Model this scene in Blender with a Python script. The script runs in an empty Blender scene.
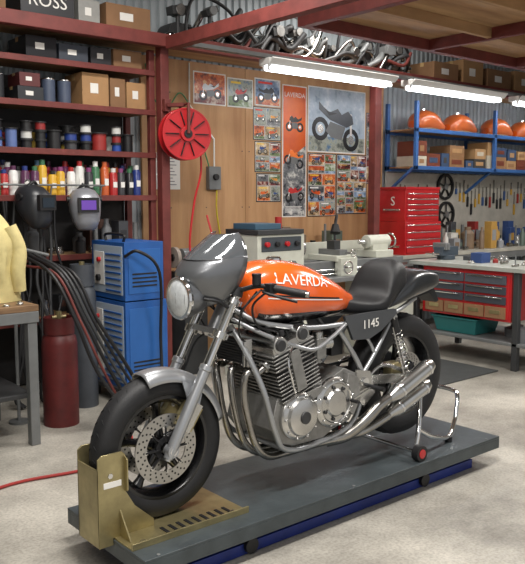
import bpy, bmesh, math, random
from mathutils import Vector, Matrix, noise
from mathutils.bvhtree import BVHTree
from math import sin, cos, pi, radians, sqrt
random.seed(11)
scene = bpy.context.scene
COL = scene.collection

# ------------------------------------------------------------------ materials
def lin(c):
    return tuple((x/255/12.92 if x/255 <= .04045 else ((x/255+.055)/1.055)**2.4) for x in c)

MATS = {}
def mat(name, col, rough=.5, metal=0., var=0., scale=6., bump=0., bscale=80., coat=0., emit=0., stretch=None, col2=None):
    if name in MATS: return MATS[name]
    m = bpy.data.materials.new(name); m.use_nodes = True
    nt = m.node_tree; p = nt.nodes['Principled BSDF']
    L = lin(col)
    p.inputs['Base Color'].default_value = (*L, 1)
    p.inputs['Roughness'].default_value = rough
    p.inputs['Metallic'].default_value = metal
    if coat: p.inputs['Coat Weight'].default_value = coat; p.inputs['Coat Roughness'].default_value = .08
    if emit:
        p.inputs['Emission Color'].default_value = (*L, 1); p.inputs['Emission Strength'].default_value = emit
    tc = nt.nodes.new('ShaderNodeTexCoord'); mp = nt.nodes.new('ShaderNodeMapping')
    nt.links.new(tc.outputs['Object'], mp.inputs['Vector'])
    if stretch: mp.inputs['Scale'].default_value = stretch
    if var or col2:
        n = nt.nodes.new('ShaderNodeTexNoise'); n.inputs['Scale'].default_value = scale; n.inputs['Detail'].default_value = 6
        n.inputs['Roughness'].default_value = .6
        nt.links.new(mp.outputs[0], n.inputs['Vector'])
        r = nt.nodes.new('ShaderNodeValToRGB')
        r.color_ramp.elements[0].position = .35; r.color_ramp.elements[1].position = .65
        a = lin(col2) if col2 else tuple(x*(1-var) for x in L)
        b = L if col2 else tuple(min(1, x*(1+var)) for x in L)
        r.color_ramp.elements[0].color = (*a, 1); r.color_ramp.elements[1].color = (*b, 1)
        nt.links.new(n.outputs['Fac'], r.inputs[0]); nt.links.new(r.outputs[0], p.inputs['Base Color'])
    if bump:
        n2 = nt.nodes.new('ShaderNodeTexNoise'); n2.inputs['Scale'].default_value = bscale; n2.inputs['Detail'].default_value = 4
        nt.links.new(mp.outputs[0], n2.inputs['Vector'])
        bp = nt.nodes.new('ShaderNodeBump'); bp.inputs['Strength'].default_value = bump; bp.inputs['Distance'].default_value = .01
        nt.links.new(n2.outputs['Fac'], bp.inputs['Height']); nt.links.new(bp.outputs[0], p.inputs['Normal'])
    MATS[name] = m
    return m

def flat(c, rough=.5):
    c = tuple(int(x) for x in c)
    return mat('paint_%d_%d_%d' % c, c, rough, var=.06, scale=20)

def photo_mat(i, cols, scale=9):
    nm = 'printed_photo_%d' % i
    if nm in MATS: return MATS[nm]
    m = bpy.data.materials.new(nm); m.use_nodes = True; nt = m.node_tree; p = nt.nodes['Principled BSDF']
    p.inputs['Roughness'].default_value = .3
    tc = nt.nodes.new('ShaderNodeTexCoord'); mp = nt.nodes.new('ShaderNodeMapping'); mp.inputs['Location'].default_value = (i*3.7, 0, i*1.9)
    n = nt.nodes.new('ShaderNodeTexNoise'); n.inputs['Scale'].default_value = scale; n.inputs['Detail'].default_value = 5; n.inputs['Roughness'].default_value = .7
    r = nt.nodes.new('ShaderNodeValToRGB'); cr = r.color_ramp; cr.interpolation = 'EASE'
    cr.elements[0].position = .34; cr.elements[1].position = .66
    cr.elements[0].color = (*lin(cols[0]), 1); cr.elements[1].color = (*lin(cols[-1]), 1)
    for k, c in enumerate(cols[1:-1]):
        e = cr.elements.new(.34+.32*(k+1)/(len(cols)-1)); e.color = (*lin(c), 1)
    nt.links.new(tc.outputs['Object'], mp.inputs[0]); nt.links.new(mp.outputs[0], n.inputs['Vector']); nt.links.new(n.outputs['Fac'], r.inputs[0]); nt.links.new(r.outputs[0], p.inputs['Base Color'])
    MATS[nm] = m; return m

RUB = mat('tyre_rubber', (22, 22, 24), .6, bump=.15, bscale=200, var=.15, scale=30)
BLK = mat('black_gloss', (14, 14, 16), .25, coat=.4, var=.05)
BLM = mat('black_satin', (22, 22, 24), .5, var=.1)
VIN = mat('seat_vinyl', (20, 20, 22), .5, bump=.25, bscale=260, var=.08)
CHR = mat('chrome', (222, 222, 222), .1, 1., var=.02)
ALU = mat('polished_aluminium', (200, 199, 196), .27, 1., var=.08)
CAST = mat('cast_aluminium', (150, 149, 146), .48, .8, var=.15, scale=20, bump=.2, bscale=250)
DARKCAST = mat('dark_cast_fins', (74, 74, 75), .5, .75, var=.15, scale=20)
SILV = mat('silver_paint', (172, 174, 177), .32, .75, var=.04, coat=.25)
FRM = mat('frame_silver', (168, 170, 172), .38, .75, var=.06)
STEEL = mat('header_steel', (160, 157, 152), .27, 1., var=.15, scale=14)
DISC = mat('brake_disc_steel', (180, 178, 174), .3, 1., var=.05)
ORG = mat('orange_paint', (222, 92, 24), .25, .0, var=.05, coat=.9)
GUN = mat('gunmetal_paint', (116, 118, 121), .34, .7, var=.05, coat=.4)
GUND = mat('dark_gunmetal_paint', (50, 52, 55), .32, .5, var=.05, coat=.5)
GLS = mat('lamp_lens', (228, 232, 234), .1, .15, var=.1, scale=60)
WHT = mat('white_enamel', (232, 232, 228), .4, var=.03)
RED = mat('red_enamel', (184, 26, 32), .35, var=.08, coat=.4)
REDD = mat('red_oxide_steel', (108, 48, 43), .6, var=.2, scale=8, bump=.1)
GOLD = mat('yellow_zinc_plate', (168, 156, 116), .34, .8, var=.2, scale=9)
BLUE = mat('blue_enamel', (34, 86, 155), .4, var=.12)
LBLUE = mat('lift_blue', (26, 48, 130), .45, var=.2)
RACKB = mat('rack_blue', (56, 100, 160), .45, var=.1)
LIFT = mat('lift_deck_paint', (64, 71, 74), .4, .1, var=.2, scale=6, bump=.08, bscale=40)
GREY = mat('grey_steel', (114, 116, 116), .45, .2, var=.12)
DGREY = mat('dark_grey_steel', (58, 59, 60), .5, .2, var=.15)
CREAM = mat('machine_cream', (196, 197, 184), .45, var=.08)
WOOD = mat('bench_wood', (142, 112, 80), .6, col2=(104, 78, 54), scale=5, stretch=(1, 8, 8), bump=.2)
PLY = mat('plywood', (196, 154, 110), .65, col2=(166, 122, 82), scale=2.2, stretch=(3, 1, .35), bump=.05)
PLYU = mat('loft_plywood', (186, 150, 108), .65, col2=(140, 104, 70), scale=2, stretch=(.5, 3, 1))
CARD = mat('cardboard', (166, 128, 88), .8, var=.1)
CARD2 = mat('cardboard_dark', (134, 100, 70), .8, var=.1)
PAPER = mat('paper_white', (228, 226, 220), .6, var=.04)
CLOTH = mat('yellow_cloth', (200, 186, 130), .85, var=.14, bump=.5, bscale=22)

# ------------------------------------------------------------------ mesh builder
def basis(d):
    z = Vector(d).normalized()
    x = z.orthogonal().normalized()
    if abs(z.z) < .999:
        x = Vector((0, 0, 1)).cross(z).normalized()
    y = z.cross(x)
    return Matrix((x, y, z)).transposed()

class B:
    def __init__(s, name, parent=None, loc=(0, 0, 0), bevel=0., rotz=0.):
        s.name = name; s.parent = parent; s.loc = loc; s.bevel = bevel; s.rotz = rotz
        s.v = []; s.f = []; s.mi = []; s.ms = []
    def mid(s, m):
        if m not in s.ms: s.ms.append(m)
        return s.ms.index(m)
    def add(s, vs, fs, m):
        b = len(s.v)
        for p in vs: s.v.append(Vector(p))
        for i, f in enumerate(fs):
            s.f.append([b+j for j in f])
            s.mi.append(s.mid(m[i] if isinstance(m, list) else m))
    def bx(s, x0, x1, y0, y1, z0, z1, m):
        vs = [(x, y, z) for x in (x0, x1) for y in (y0, y1) for z in (z0, z1)]
        s.add(vs, [(0, 1, 3, 2), (4, 6, 7, 5), (0, 4, 5, 1), (2, 3, 7, 6), (0, 2, 6, 4), (1, 5, 7, 3)], m)
    def box(s, c, sz, m, R=None):
        hx, hy, hz = [a/2 for a in sz]; c = Vector(c)
        vs = [Vector((x, y, z)) for x in (-hx, hx) for y in (-hy, hy) for z in (-hz, hz)]
        if R is not None: vs = [R @ v for v in vs]
        s.add([c+v for v in vs], [(0, 1, 3, 2), (4, 6, 7, 5), (0, 4, 5, 1), (2, 3, 7, 6), (0, 2, 6, 4), (1, 5, 7, 3)], m)
    def beam(s, p0, p1, w, h, m):
        p0 = Vector(p0); p1 = Vector(p1); R = basis(p1-p0)
        s.box((p0+p1)/2, (w, h, (p1-p0).length), m, R)
    def cyl(s, p0, p1, r, m, r2=None, n=20):
        p0 = Vector(p0); p1 = Vector(p1); r2 = r if r2 is None else r2
        R = basis(p1-p0); vs = []
        for i in range(n):
            a = 2*pi*i/n; d = R @ Vector((cos(a), sin(a), 0))
            vs.append(p0+d*r); vs.append(p1+d*r2)
        fs = [(2*i, 2*((i+1) % n), 2*((i+1) % n)+1, 2*i+1) for i in range(n)]
        fs.append([2*i for i in range(n)][::-1]); fs.append([2*i+1 for i in range(n)])
        s.add(vs, fs, m)
    def tube(s, pts, r, m, n=10, sub=6, closed=False, smooth=True):
        P = [Vector(p) for p in pts]
        if smooth and len(P) > 2:
            Q = []
            N = len(P); rng = N if closed else N-1
            for i in range(rng):
                if closed: a, b, c, d = P[(i-1) % N], P[i], P[(i+1) % N], P[(i+2) % N]
                else:
                    b, c = P[i], P[i+1]
                    a = P[i-1] if i > 0 else b*2-c
                    d = P[i+2] if i+2 < N else c*2-b
                for k in range(sub):
                    t = k/sub
                    Q.append(.5*((2*b)+(c-a)*t+(2*a-5*b+4*c-d)*t*t+(3*b-a-3*c+d)*t**3))
            if not closed: Q.append(P[-1])
            P = Q
        N = len(P); vs = []; x = None
        for i in range(N):
            if closed: t = (P[(i+1) % N]-P[i-1])
            else: t = P[min(i+1, N-1)]-P[max(i-1, 0)]
            if t.length < 1e-9: t = Vector((0, 0, 1))
            t.normalize()
            if x is None: x = t.orthogonal().normalized()
            else:
                x = x-t*x.dot(t)
                x = x.normalized() if x.length > 1e-6 else t.orthogonal().normalized()
            y = t.cross(x)
            rr = r(i/(N-1)) if callable(r) else r
            for k in range(n):
                a = 2*pi*k/n; vs.append(P[i]+(x*cos(a)+y*sin(a))*rr)
        fs = []
        for i in range(N if closed else N-1):
            j = (i+1) % N
            for k in range(n):
                fs.append((i*n+k, i*n+(k+1) % n, j*n+(k+1) % n, j*n+k))
        if not closed:
            fs.append(list(range(n))[::-1]); fs.append([(N-1)*n+k for k in range(n)])
        s.add(vs, fs, m)
    def rev(s, prof, o, axis, m, n=36, closed=False):
        o = Vector(o); R = basis(axis)
        K = len(prof); vs = []
        for i in range(n):
            a = 2*pi*i/n
            for (r, h) in prof: vs.append(o+R @ Vector((r*cos(a), r*sin(a), h)))
        fs = []
        for i in range(n):
            j = (i+1) % n
            for k in range(K if closed else K-1):
                l = (k+1) % K
                fs.append((i*K+k, j*K+k, j*K+l, i*K+l))
        if not closed:
            if prof[0][0] > 1e-4: fs.append([i*K for i in range(n)])
            if prof[-1][0] > 1e-4: fs.append([i*K+K-1 for i in range(n)])
        s.add(vs, fs, m)
    def loft(s, secs, m, closed=True, caps=True, matfn=None):
        K = len(secs[0]); vs = [Vector(p) for q in secs for p in q]; fs = []; ml = []
        for i in range(len(secs)-1):
            for k in range(K if closed else K-1):
                l = (k+1) % K
                fs.append((i*K+k, i*K+l, (i+1)*K+l, (i+1)*K+k))
                if matfn: ml.append(matfn(i, k))
        if caps and closed:
            fs.append(list(range(K))[::-1]); fs.append([(len(secs)-1)*K+k for k in range(K)])
            if matfn: ml += [m, m]
        s.add(vs, fs, ml if matfn else m)
    def prism(s, poly, vec, m):
        vec = Vector(vec); n = len(poly); P = [Vector(p) for p in poly]
        fs = [(i, (i+1) % n, (i+1) % n+n, i+n) for i in range(n)]
        fs.append(list(range(n))[::-1]); fs.append(list(range(n, 2*n)))
        s.add(P+[p+vec for p in P], fs, m)
    def text(s, string, size, m, Mx, extrude=.001):
        cu = bpy.data.curves.new('t', 'FONT'); cu.body = string; cu.size = size; cu.extrude = extrude
        cu.align_x = 'CENTER'; cu.align_y = 'CENTER'
        cu.resolution_u = 3
        o = bpy.data.objects.new('t', cu); COL.objects.link(o)
        bpy.context.view_layer.update()
        dg = bpy.context.evaluated_depsgraph_get()
        me = bpy.data.meshes.new_from_object(o.evaluated_get(dg))
        vs = [Mx @ v.co for v in me.vertices]; fs = [tuple(p.vertices) for p in me.polygons]
        bpy.data.objects.remove(o); bpy.data.curves.remove(cu); bpy.data.meshes.remove(me)
        s.add(vs, fs, m)
    def done(s, solid=0., ang=38):
        me = bpy.data.meshes.new(s.name)
        me.from_pydata([tuple(v) for v in s.v], [], s.f)
        for m in s.ms: me.materials.append(m)
        me.polygons.foreach_set('material_index', s.mi)
        bm = bmesh.new(); bm.from_mesh(me); bmesh.ops.recalc_face_normals(bm, faces=bm.faces); bm.to_mesh(me); bm.free()
        me.shade_smooth(); me.set_sharp_from_angle(angle=radians(ang))
        o = bpy.data.objects.new(s.name, me); COL.objects.link(o)
        o.location = s.loc; o.rotation_euler = (0, 0, s.rotz)
        if s.parent: o.parent = s.parent
        if solid:
            md = o.modifiers.new('sol', 'SOLIDIFY'); md.thickness = solid; md.offset = 0
        if s.bevel:
            md = o.modifiers.new('bev', 'BEVEL'); md.width = s.bevel; md.segments = 2; md.limit_method = 'ANGLE'; md.angle_limit = radians(50)
        return o

def empty(name, loc):
    e = bpy.data.objects.new(name, None); COL.objects.link(e); e.location = loc; e.empty_display_size = .1
    return e

def TM(o, X, Y, Z):
    m = Matrix((Vector(X), Vector(Y), Vector(Z))).transposed().to_4x4(); m.translation = Vector(o); return m
FACE_Y = lambda o: TM(o, (1, 0, 0), (0, 0, 1), (0, -1, 0))
FACE_X = lambda o: TM(o, (0, -1, 0), (0, 0, 1), (-1, 0, 0))

def sup(x, w, zb, zt, e=2.6, n=40, y0=0.):
    zc = (zb+zt)/2; h = (zt-zb)/2; out = []
    for i in range(n):
        a = 2*pi*i/n; c_, s_ = cos(a), sin(a)
        out.append((x, y0+w*math.copysign(abs(c_)**(2/e), c_), zc+h*math.copysign(abs(s_)**(2/e), s_)))
    return out
def interp(T, n):
    out = []
    for i in range(n):
        t = i/(n-1)*(len(T)-1); k = min(int(t), len(T)-2); f = t-k
        a = T[max(k-1, 0)]; b_ = T[k]; c = T[k+1]; d = T[min(k+2, len(T)-1)]
        out.append([.5*((2*b_[j])+(c[j]-a[j])*f+(2*a[j]-5*b_[j]+4*c[j]-d[j])*f*f+(3*b_[j]-a[j]-3*c[j]+d[j])*f**3) for j in range(len(b_))])
    return out

# ================================================================== ROOM
XL, XR, YB, YF, ZC = -2.5, 10.6, 6.0, -3.0, 3.9
fl = mat('floor_concrete', (186, 181, 172), .42)
nt = fl.node_tree; p = nt.nodes['Principled BSDF']
tc = [n for n in nt.nodes if n.type == 'TEX_COORD'][0]
n1 = nt.nodes.new('ShaderNodeTexNoise'); n1.inputs['Scale'].default_value = .9; n1.inputs['Detail'].default_value = 10; n1.inputs['Roughness'].default_value = .7
n2 = nt.nodes.new('ShaderNodeTexNoise'); n2.inputs['Scale'].default_value = 70; n2.inputs['Detail'].default_value = 4
for n in (n1, n2): nt.links.new(tc.outputs['Object'], n.inputs['Vector'])
r1 = nt.nodes.new('ShaderNodeValToRGB'); r1.color_ramp.elements[0].position = .36; r1.color_ramp.elements[1].position = .62
r1.color_ramp.elements[0].color = (*lin((122, 118, 110)), 1); r1.color_ramp.elements[1].color = (*lin((190, 185, 174)), 1)
r2 = nt.nodes.new('ShaderNodeValToRGB'); r2.color_ramp.elements[0].position = .3; r2.color_ramp.elements[1].position = .6
r2.color_ramp.elements[0].color = (.70, .70, .70, 1); r2.color_ramp.elements[1].color = (1, 1, 1, 1)
mx = nt.nodes.new('ShaderNodeMix'); mx.data_type = 'RGBA'; mx.blend_type = 'MULTIPLY'; mx.inputs[0].default_value = 1
nt.links.new(n1.outputs['Fac'], r1.inputs[0]); nt.links.new(n2.outputs['Fac'], r2.inputs[0])
nt.links.new(r1.outputs[0], mx.inputs[6]); nt.links.new(r2.outputs[0], mx.inputs[7]); nt.links.new(mx.outputs[2], p.inputs['Base Color'])
b = B('floor'); b.bx(XL, XR, YF, YB+.05, -.1, 0, fl); b.done()

CORR = mat('corrugated_sheet', (172, 180, 184), .5, .1, var=.08, scale=3)
b = B('wall_back'); P = []
x = XL
while x < XR:
    for dx, dy in ((0, 0), (.03, 0), (.042, -.02), (.072, -.02)):
        if x+dx <= XR: P.append((x+dx, YB+.03+dy))
    x += .085
vs = [(a, c, 0) for a, c in P]+[(a, c, ZC) for a, c in P]; n = len(P)
b.add(vs, [(i, i+1, n+i+1, n+i) for i in range(n-1)], CORR)
b.bx(XL, XR, YB+.033, YB+.09, 0, ZC, CORR)
b.done(ang=20)
WALL = mat('side_wall_sheet', (134, 134, 130), .6, var=.1)
b = B('wall_left'); b.bx(XL-.08, XL, YF, YB+.09, 0, ZC, WALL); b.done()
b = B('wall_right'); b.bx(XR, XR+.08, YF, YB+.09, 0, ZC, WALL); b.done()
b = B('ceiling'); b.bx(XL-.08, XR+.08, YF, YB+.09, ZC, ZC+.06, mat('roof_sheet', (150, 150, 146), .7, var=.08)); b.done()
b = B('trim_1')
for x0, x1 in ((3.6, 4.78), (4.785, 5.98), (5.985, 6.83)):
    b.bx(x0, x1, 5.965, 5.995, .0, 2.80, PLY)
for x in (3.9, 4.3, 4.74, 4.83, 5.4, 5.93, 6.03, 6.5):
    for z in (.4, .9, 1.45, 2.0, 2.5): b.cyl((x, 5.965, z), (x, 5.962, z), .006, DGREY, n=8)
b.done()
b = B('trim_2', bevel=.004)
b.bx(3.46, 3.54, 5.42, 5.5, 0, 2.8, REDD)
b.bx(6.02, 6.11, 5.36, 5.45, .0, 2.76, REDD)
b.bx(XL, XR, 5.34, 5.42, 2.76, 2.86, REDD)
b.bx(3.46, 3.54, .8, 5.34, 2.74, 2.84, REDD)
b.bx(XL, 3.3, .9, .98, 2.84, 2.92, REDD)
b.done()
b = B('storage_loft_shelf', bevel=.003)
b.bx(XL+.02, XR-.02, 5.42, 5.96, 2.82, 2.86, PLYU)
b.done()
b = B('mezzanine_deck', bevel=.003)
b.bx(4.45, XR-.02, .6, 4.7, 3.04, 3.08, PLYU)
b.bx(4.37, 4.45, .6, 4.76, 2.94, 3.1, REDD); b.bx(4.45, XR-.02, 4.68, 4.76, 2.94, 3.1, REDD)
y = 4.0
while y > .8:
    b.bx(4.45, XR-.02, y, y+.045, 2.95, 3.04, PLYU); y -= .7
for x in (6.0, 7.5, 9.0): b.bx(x, x+.06, .6, 4.68, 2.94, 3.04, REDD)
b.done()

# ------------------------------------------------------------------ fluorescent lamps
TUBE = mat('fluorescent_tube', (245, 248, 255), .5, emit=11.)
def fluoro(x0, x1, y, z):
    b = B('fluorescent_lamp', bevel=.004)
    b.bx(x0, x1, y-.07, y+.07, z, z+.06, WHT)
    b.prism([(x0, y-.07, z), (x0, y-.12, z+.05), (x0, y-.11, z+.06), (x0, y-.06, z+.01)], (x1-x0, 0, 0), WHT)
    for dy in (-.035, .035):
        b.cyl((x0+.03, y+dy, z-.025), (x1-.03, y+dy, z-.025), .017, TUBE, n=10)
        for x in (x0+.02, x1-.05): b.bx(x, x+.03, y+dy-.012, y+dy+.012, z-.045, z, WHT)
    b.done()
fluoro(4.38, 6.05, 5.2, 2.695); fluoro(6.3, 8.0, 5.2, 2.695); fluoro(8.3, 10.0, 5.2, 2.695)
b = B('lamp_mounting_rail')
b.bx(3.6, 10.3, 5.17, 5.23, 2.757, 2.79, GREY)
for x in (3.6, 5.0, 6.5, 8, 10.2): b.bx(x, x+.04, 5.2, 5.335, 2.765, 2.79, GREY)
b.done()
def area(x, y, z, sx, sy, w, col=(1, .965, .92)):  # fill lights added out of view to brighten the room, with invented housings
    l = bpy.data.lights.new('added_fill_light', 'AREA'); l.shape = 'RECTANGLE'; l.size = sx; l.size_y = sy; l.energy = w; l.color = col
    o = bpy.data.objects.new('added_fill_light', l); COL.objects.link(o); o.location = (x, y, z)
    b = B('added_fill_housing', bevel=.004); b.bx(x-sx/2-.05, x+sx/2+.05, y-sy/2-.03, y+sy/2+.03, z+.01, z+.08, WHT)
    if z > 3:
        for dx in (-sx/3, sx/3): b.cyl((x+dx, y, z+.08), (x+dx, y, ZC), .01, GREY)
    o.parent = b.done()
area(1.6, 1.6, 3.55, 1.5, .3, 150)
area(2.5, 4.0, 3.6, 1.4, .3, 62)
area(5.3, 2.2, 2.85, 1.3, .3, 84)
area(-.6, .2, 3.5, 1.6, .5, 75)
area(7.8, 3.05, 2.85, 1.3, .3, 74)
area(5.6, 5.1, 3.6, 1.6, .3, 34)

# ================================================================== MOTORCYCLE LIFT
LZ = .17
b = B('motorcycle_lift', bevel=.004)
b.bx(1.43, 3.81, 2.40, 3.06, LZ-.012, LZ, LIFT)
for y0, y1 in ((2.40, 2.43), (3.03, 3.06)): b.bx(1.43, 3.81, y0, y1, LZ-.07, LZ-.012, LIFT)
for x0 in (1.43, 3.78, 2.6): b.bx(x0, x0+.03, 2.43, 3.03, LZ-.07, LZ-.012, LIFT)
for y0 in (2.47, 2.93):
    b.bx(1.55, 3.65, y0, y0+.05, 0, .05, LBLUE); b.bx(1.6, 3.6, y0+.055, y0+.075, .05, .1, LBLUE)
for x0 in (1.55, 3.6): b.bx(x0, x0+.05, 2.52, 2.93, 0, .05, LBLUE)
for yy in (2.54, 2.9):
    b.beam((1.8, yy, .05), (3.4, yy, .12), .03, .04, LBLUE); b.beam((1.8, yy+.03, .12), (3.4, yy+.03, .05), .03, .04, LBLUE)
b.cyl((2.0, 2.73, .07), (3.0, 2.73, .07), .03, DGREY)
b.cyl((2.0, 2.45, .04), (2.0, 2.52, .04), .035, BLM); b.cyl((3.2, 2.45, .04), (3.2, 2.52, .04), .035, BLM)
for x in (1.5, 2.6, 3.7):
    for y in (2.415, 3.045): b.cyl((x, y, LZ), (x, y, LZ+.003), .008, GREY, n=10)
b.done()

b = B('wheel_chock', bevel=.003)
z0 = LZ
b.bx(1.435, 2.02, 2.50, 2.96, z0, z0+.008, GOLD)
for y0 in (2.50, 2.952): b.bx(1.435, 2.02, y0, y0+.008, z0+.008, z0+.028, GOLD)
zz = z0+.008
b.bx(1.366, 1.374, 2.642, 2.818, zz-.03, z0+.30, GOLD)
b.bx(1.374, 1.43, 2.642, 2.818, zz-.03, zz-.02, GOLD)
for s_ in (-1, 1):
    yy = 2.73+s_*.082
    b.prism([(1.366, yy, zz-.03), (1.366, yy, z0+.345), (1.385, yy, z0+.36), (1.475, yy, z0+.36), (1.49, yy, z0+.345), (1.49, yy, z0+.19), (1.53, yy, z0+.12), (1.62, yy, zz+.03), (1.62, yy, zz), (1.428, yy, zz), (1.428, yy, zz-.03)], (0, s_*.007, 0), GOLD)
    b.prism([(1.49, yy, z0+.345), (1.49, yy, z0+.19), (1.49, yy+s_*.03, z0+.20), (1.49, yy+s_*.03, z0+.33)], (-.006, 0, 0), GOLD)
    b.prism([(1.46, yy+s_*.007, zz), (1.46, yy+s_*.09, zz), (1.46, yy+s_*.007, zz+.11)], (.007, 0, 0), GOLD)
    b.cyl((1.42, yy+s_*.007, z0+.27), (1.42, yy+s_*.012, z0+.27), .012, CHR, n=6)
b.bx(1.39, 1.47, 2.6395, 2.641, z0+.22, z0+.245, PAPER)
for i in range(9): b.bx(1.62+i*.04, 1.635+i*.04, 2.52, 2.60, z0+.008, z0+.012, BLM)
for x in (1.5, 1.95):
    for y in (2.53, 2.93): b.cyl((x, y, z0+.008), (x, y, z0+.018), .012, CHR, n=6)
b.done()

# ================================================================== MOTORCYCLE
BO = (1.70, 2.73, LZ)
bike = empty('motorcycle', BO)
RF, RR = .317, .342
FA = Vector((0, 0, RF)); RA = Vector((1.565, 0, .40))

def wheel(name, c, R, w, rim, ns=5, hub=.045):
    b = B(name, bike)
    pr = [(rim, -w*.40), (rim+.012, -w*.47), (rim+.035, -w*.5), (R-.045, -w*.49), (R-.02, -w*.42), (R-.006, -w*.25), (R, 0)]
    pr = pr+[(r, -h) for r, h in pr[:-1][::-1]]
    b.rev(pr, c, (0, 1, 0), RUB, 72, closed=True)
    G = mat('tread_groove', (8, 8, 9), .9, var=.1)
    for i in range(36):
        a = 2*pi*i/36
        for sg in (-1, 1):
            p = []
            for k in range(4):
                f = k/3; h = sg*w*(.10+.27*f); rr = R-.002-(.022*(f**2)); aa = a+sg*.02+f*.09
                p.append(Vector(c)+Vector((cos(aa)*(rr+.0005), h, sin(aa)*(rr+.0005))))
            b.tube(p, .0026, G, n=4, sub=2)
    rp = [(rim+.008, -w*.38), (rim+.008, -w*.43), (rim-.008, -w*.43), (rim-.016, -w*.33), (rim-.03, -w*.16), (rim-.034, 0)]
    rp = rp+[(r, -h) for r, h in rp[:-1][::-1]]
    b.rev(rp, c, (0, 1, 0), BLK, 60, closed=True)
    b.rev([(0, -.055), (hub*.6, -.055), (hub, -.045), (hub, .045), (hub*.6, .055), (0, .055)], c, (0, 1, 0), BLK, 28)
    for i in range(ns):
        a = 2*pi*i/ns+.35
        d = Vector((cos(a), 0, sin(a))); t = Vector((-sin(a), 0, cos(a))); Y = Vector((0, 1, 0)); secs = []
        for rr, hw, ht in ((hub*.8, .028, .028), ((hub+rim)/2, .017, .018), (rim-.06, .018, .016), (rim-.022, .03, .022)):
            q = Vector(c)+d*rr
            secs.append([q+t*hw*cos(2*pi*k/12)+Y*ht*sin(2*pi*k/12) for k in range(12)])
        b.loft(secs, BLK)
    return b
def disc(b, c, y, R, inner, mcar):
    cc = Vector((c[0], y, c[2]))
    b.rev([(inner, -.0025), (R, -.0025), (R, .0025), (inner, .0025)], cc, (0, 1, 0), DISC, 60, closed=True)
    H = mat('disc_hole', (22, 22, 22), .8)
    for k, rr in enumerate((inner+.012, (inner+R)/2, R-.012)):
        for i in range(24):
            a = 2*pi*(i+k*.33)/24
            q = cc+Vector((cos(a)*rr, 0, sin(a)*rr)); b.cyl(q+Vector((0, -.003, 0)), q+Vector((0, .003, 0)), .0048, H, n=8)
    for i in range(8):
        a = 2*pi*i/8; d = Vector((cos(a), 0, sin(a)))
        b.beam(cc+d*.03, cc+d*(inner+.004), .016, .006, mcar)
        b.cyl(cc+d*(inner+.002)+Vector((0, -.005, 0)), cc+d*(inner+.002)+Vector((0, .005, 0)), .009, ALU, n=10)
    b.rev([(.03, -.004), (.052, -.004), (.052, .004), (.03, .004)], cc, (0, 1, 0), mcar, 30, closed=True)

b = wheel('front_wheel', FA, RF, .12, .220)
for sg in (-1, 1): disc(b, FA, sg*.066, .152, .098, BLM)
b.cyl((0, -.125, RF), (0, .125, RF), .011, ALU); b.cyl((0, -.128, RF), (0, -.112, RF), .018, CHR, n=6)
b.done()
b = wheel('rear_wheel', RA, RR, .165, .222)
disc(b, RA, -.075, .13, .085, BLM)
b.cyl(RA+Vector((0, -.15, 0)), RA+Vector((0, .15, 0)), .012, ALU)
cc = RA+Vector((0, .08, 0)); b.rev([(.05, -.003), (.105, -.003), (.105, .003), (.05, .003)], cc, (0, 1, 0), DGREY, 40, closed=True)
for i in range(40):
    a = 2*pi*i/40; d = Vector((cos(a), 0, sin(a))); b.box(cc+d*.108, (.008, .006, .008), DGREY, Matrix.Rotation(-a, 3, 'Y'))
b.done()

# fork
fd = Vector((sin(radians(29)), 0, cos(radians(29))))
fork = B('front_fork', bike)
for sg in (-1, 1):
    o = Vector((0, sg*.106, RF))
    fork.cyl(o-fd*.045, o-fd*.03, .016, ALU)
    fork.rev([(0, -.04), (.020, -.035), (.025, 0), (.0255, .2), (.0245, .36), (.029, .365), (.029, .385), (.022, .39), (0, .39)], o, fd, SILV, 24)
    fork.rev([(0, .38), (.0195, .38), (.0195, .71), (.023, .715), (.023, .735), (.01, .74), (0, .74)], o, fd, CHR, 24)
    fork.cyl(o+Vector((-.0, -.02, 0)), o+Vector((0, .02, 0)), .027, SILV)
    cp = o+fd*.13+Vector((.045, -sg*.035, .01))
    fork.box(cp, (.075, .055, .11), GOLD, Matrix.Rotation(radians(35), 3, 'Y'))
    fork.box(cp+Vector((.0, sg*.02, 0)), (.05, .03, .13), ALU, Matrix.Rotation(radians(35), 3, 'Y'))
    for dz in (-.03, .03): fork.cyl(cp+Vector((0, -.034, dz)), cp+Vector((0, .034, dz)), .012, ALU, n=12)
    fork.tube([cp+Vector((.02, 0, .05)), cp+Vector((.08, 0, .16)), cp+Vector((.15, -sg*.01, .3)), (.38, sg*.05, .78)], .005, BLM, n=8)
for t, h in ((.53, .026), (.69, .02)):
    c = fd*t+Vector((.0, 0, RF)); R = Matrix.Rotation(radians(29), 3, 'Y')
    fork.box(c+Vector((.02, 0, 0)), (.07, .20, h), ALU, R)
    for sg in (-1, 1):
        o = Vector((0, sg*.106, RF)); fork.cyl(o+fd*(t-h/2-.002), o+fd*(t+h/2+.002), .031, ALU)
hs = Vector((.045, 0, RF))
fork.cyl(hs+fd*.5, hs+fd*.73, .017, ALU)
fork.done()

b = B('front_mudguard', bike)
secs = []
for i in range(25):
    a = radians(74+92*i/24)
    q = []
    for k in range(15):
        h = -.072+.144*k/14; f = abs(h)/.072
        rr = RF+.018-(.05*f**4)
        q.append((-cos(a)*rr, h, RF+sin(a)*rr))
    secs.append(q)
b.loft(secs, SILV, closed=False)
for sg in (-1, 1):
    b.prism([(.08, sg*.072, RF+.28), (.19, sg*.072, RF+.24), (.16, sg*.082, RF+.16), (.11, sg*.082, RF+.17)], (0, sg*.004, 0), SILV)
b.done(solid=.003)

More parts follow.
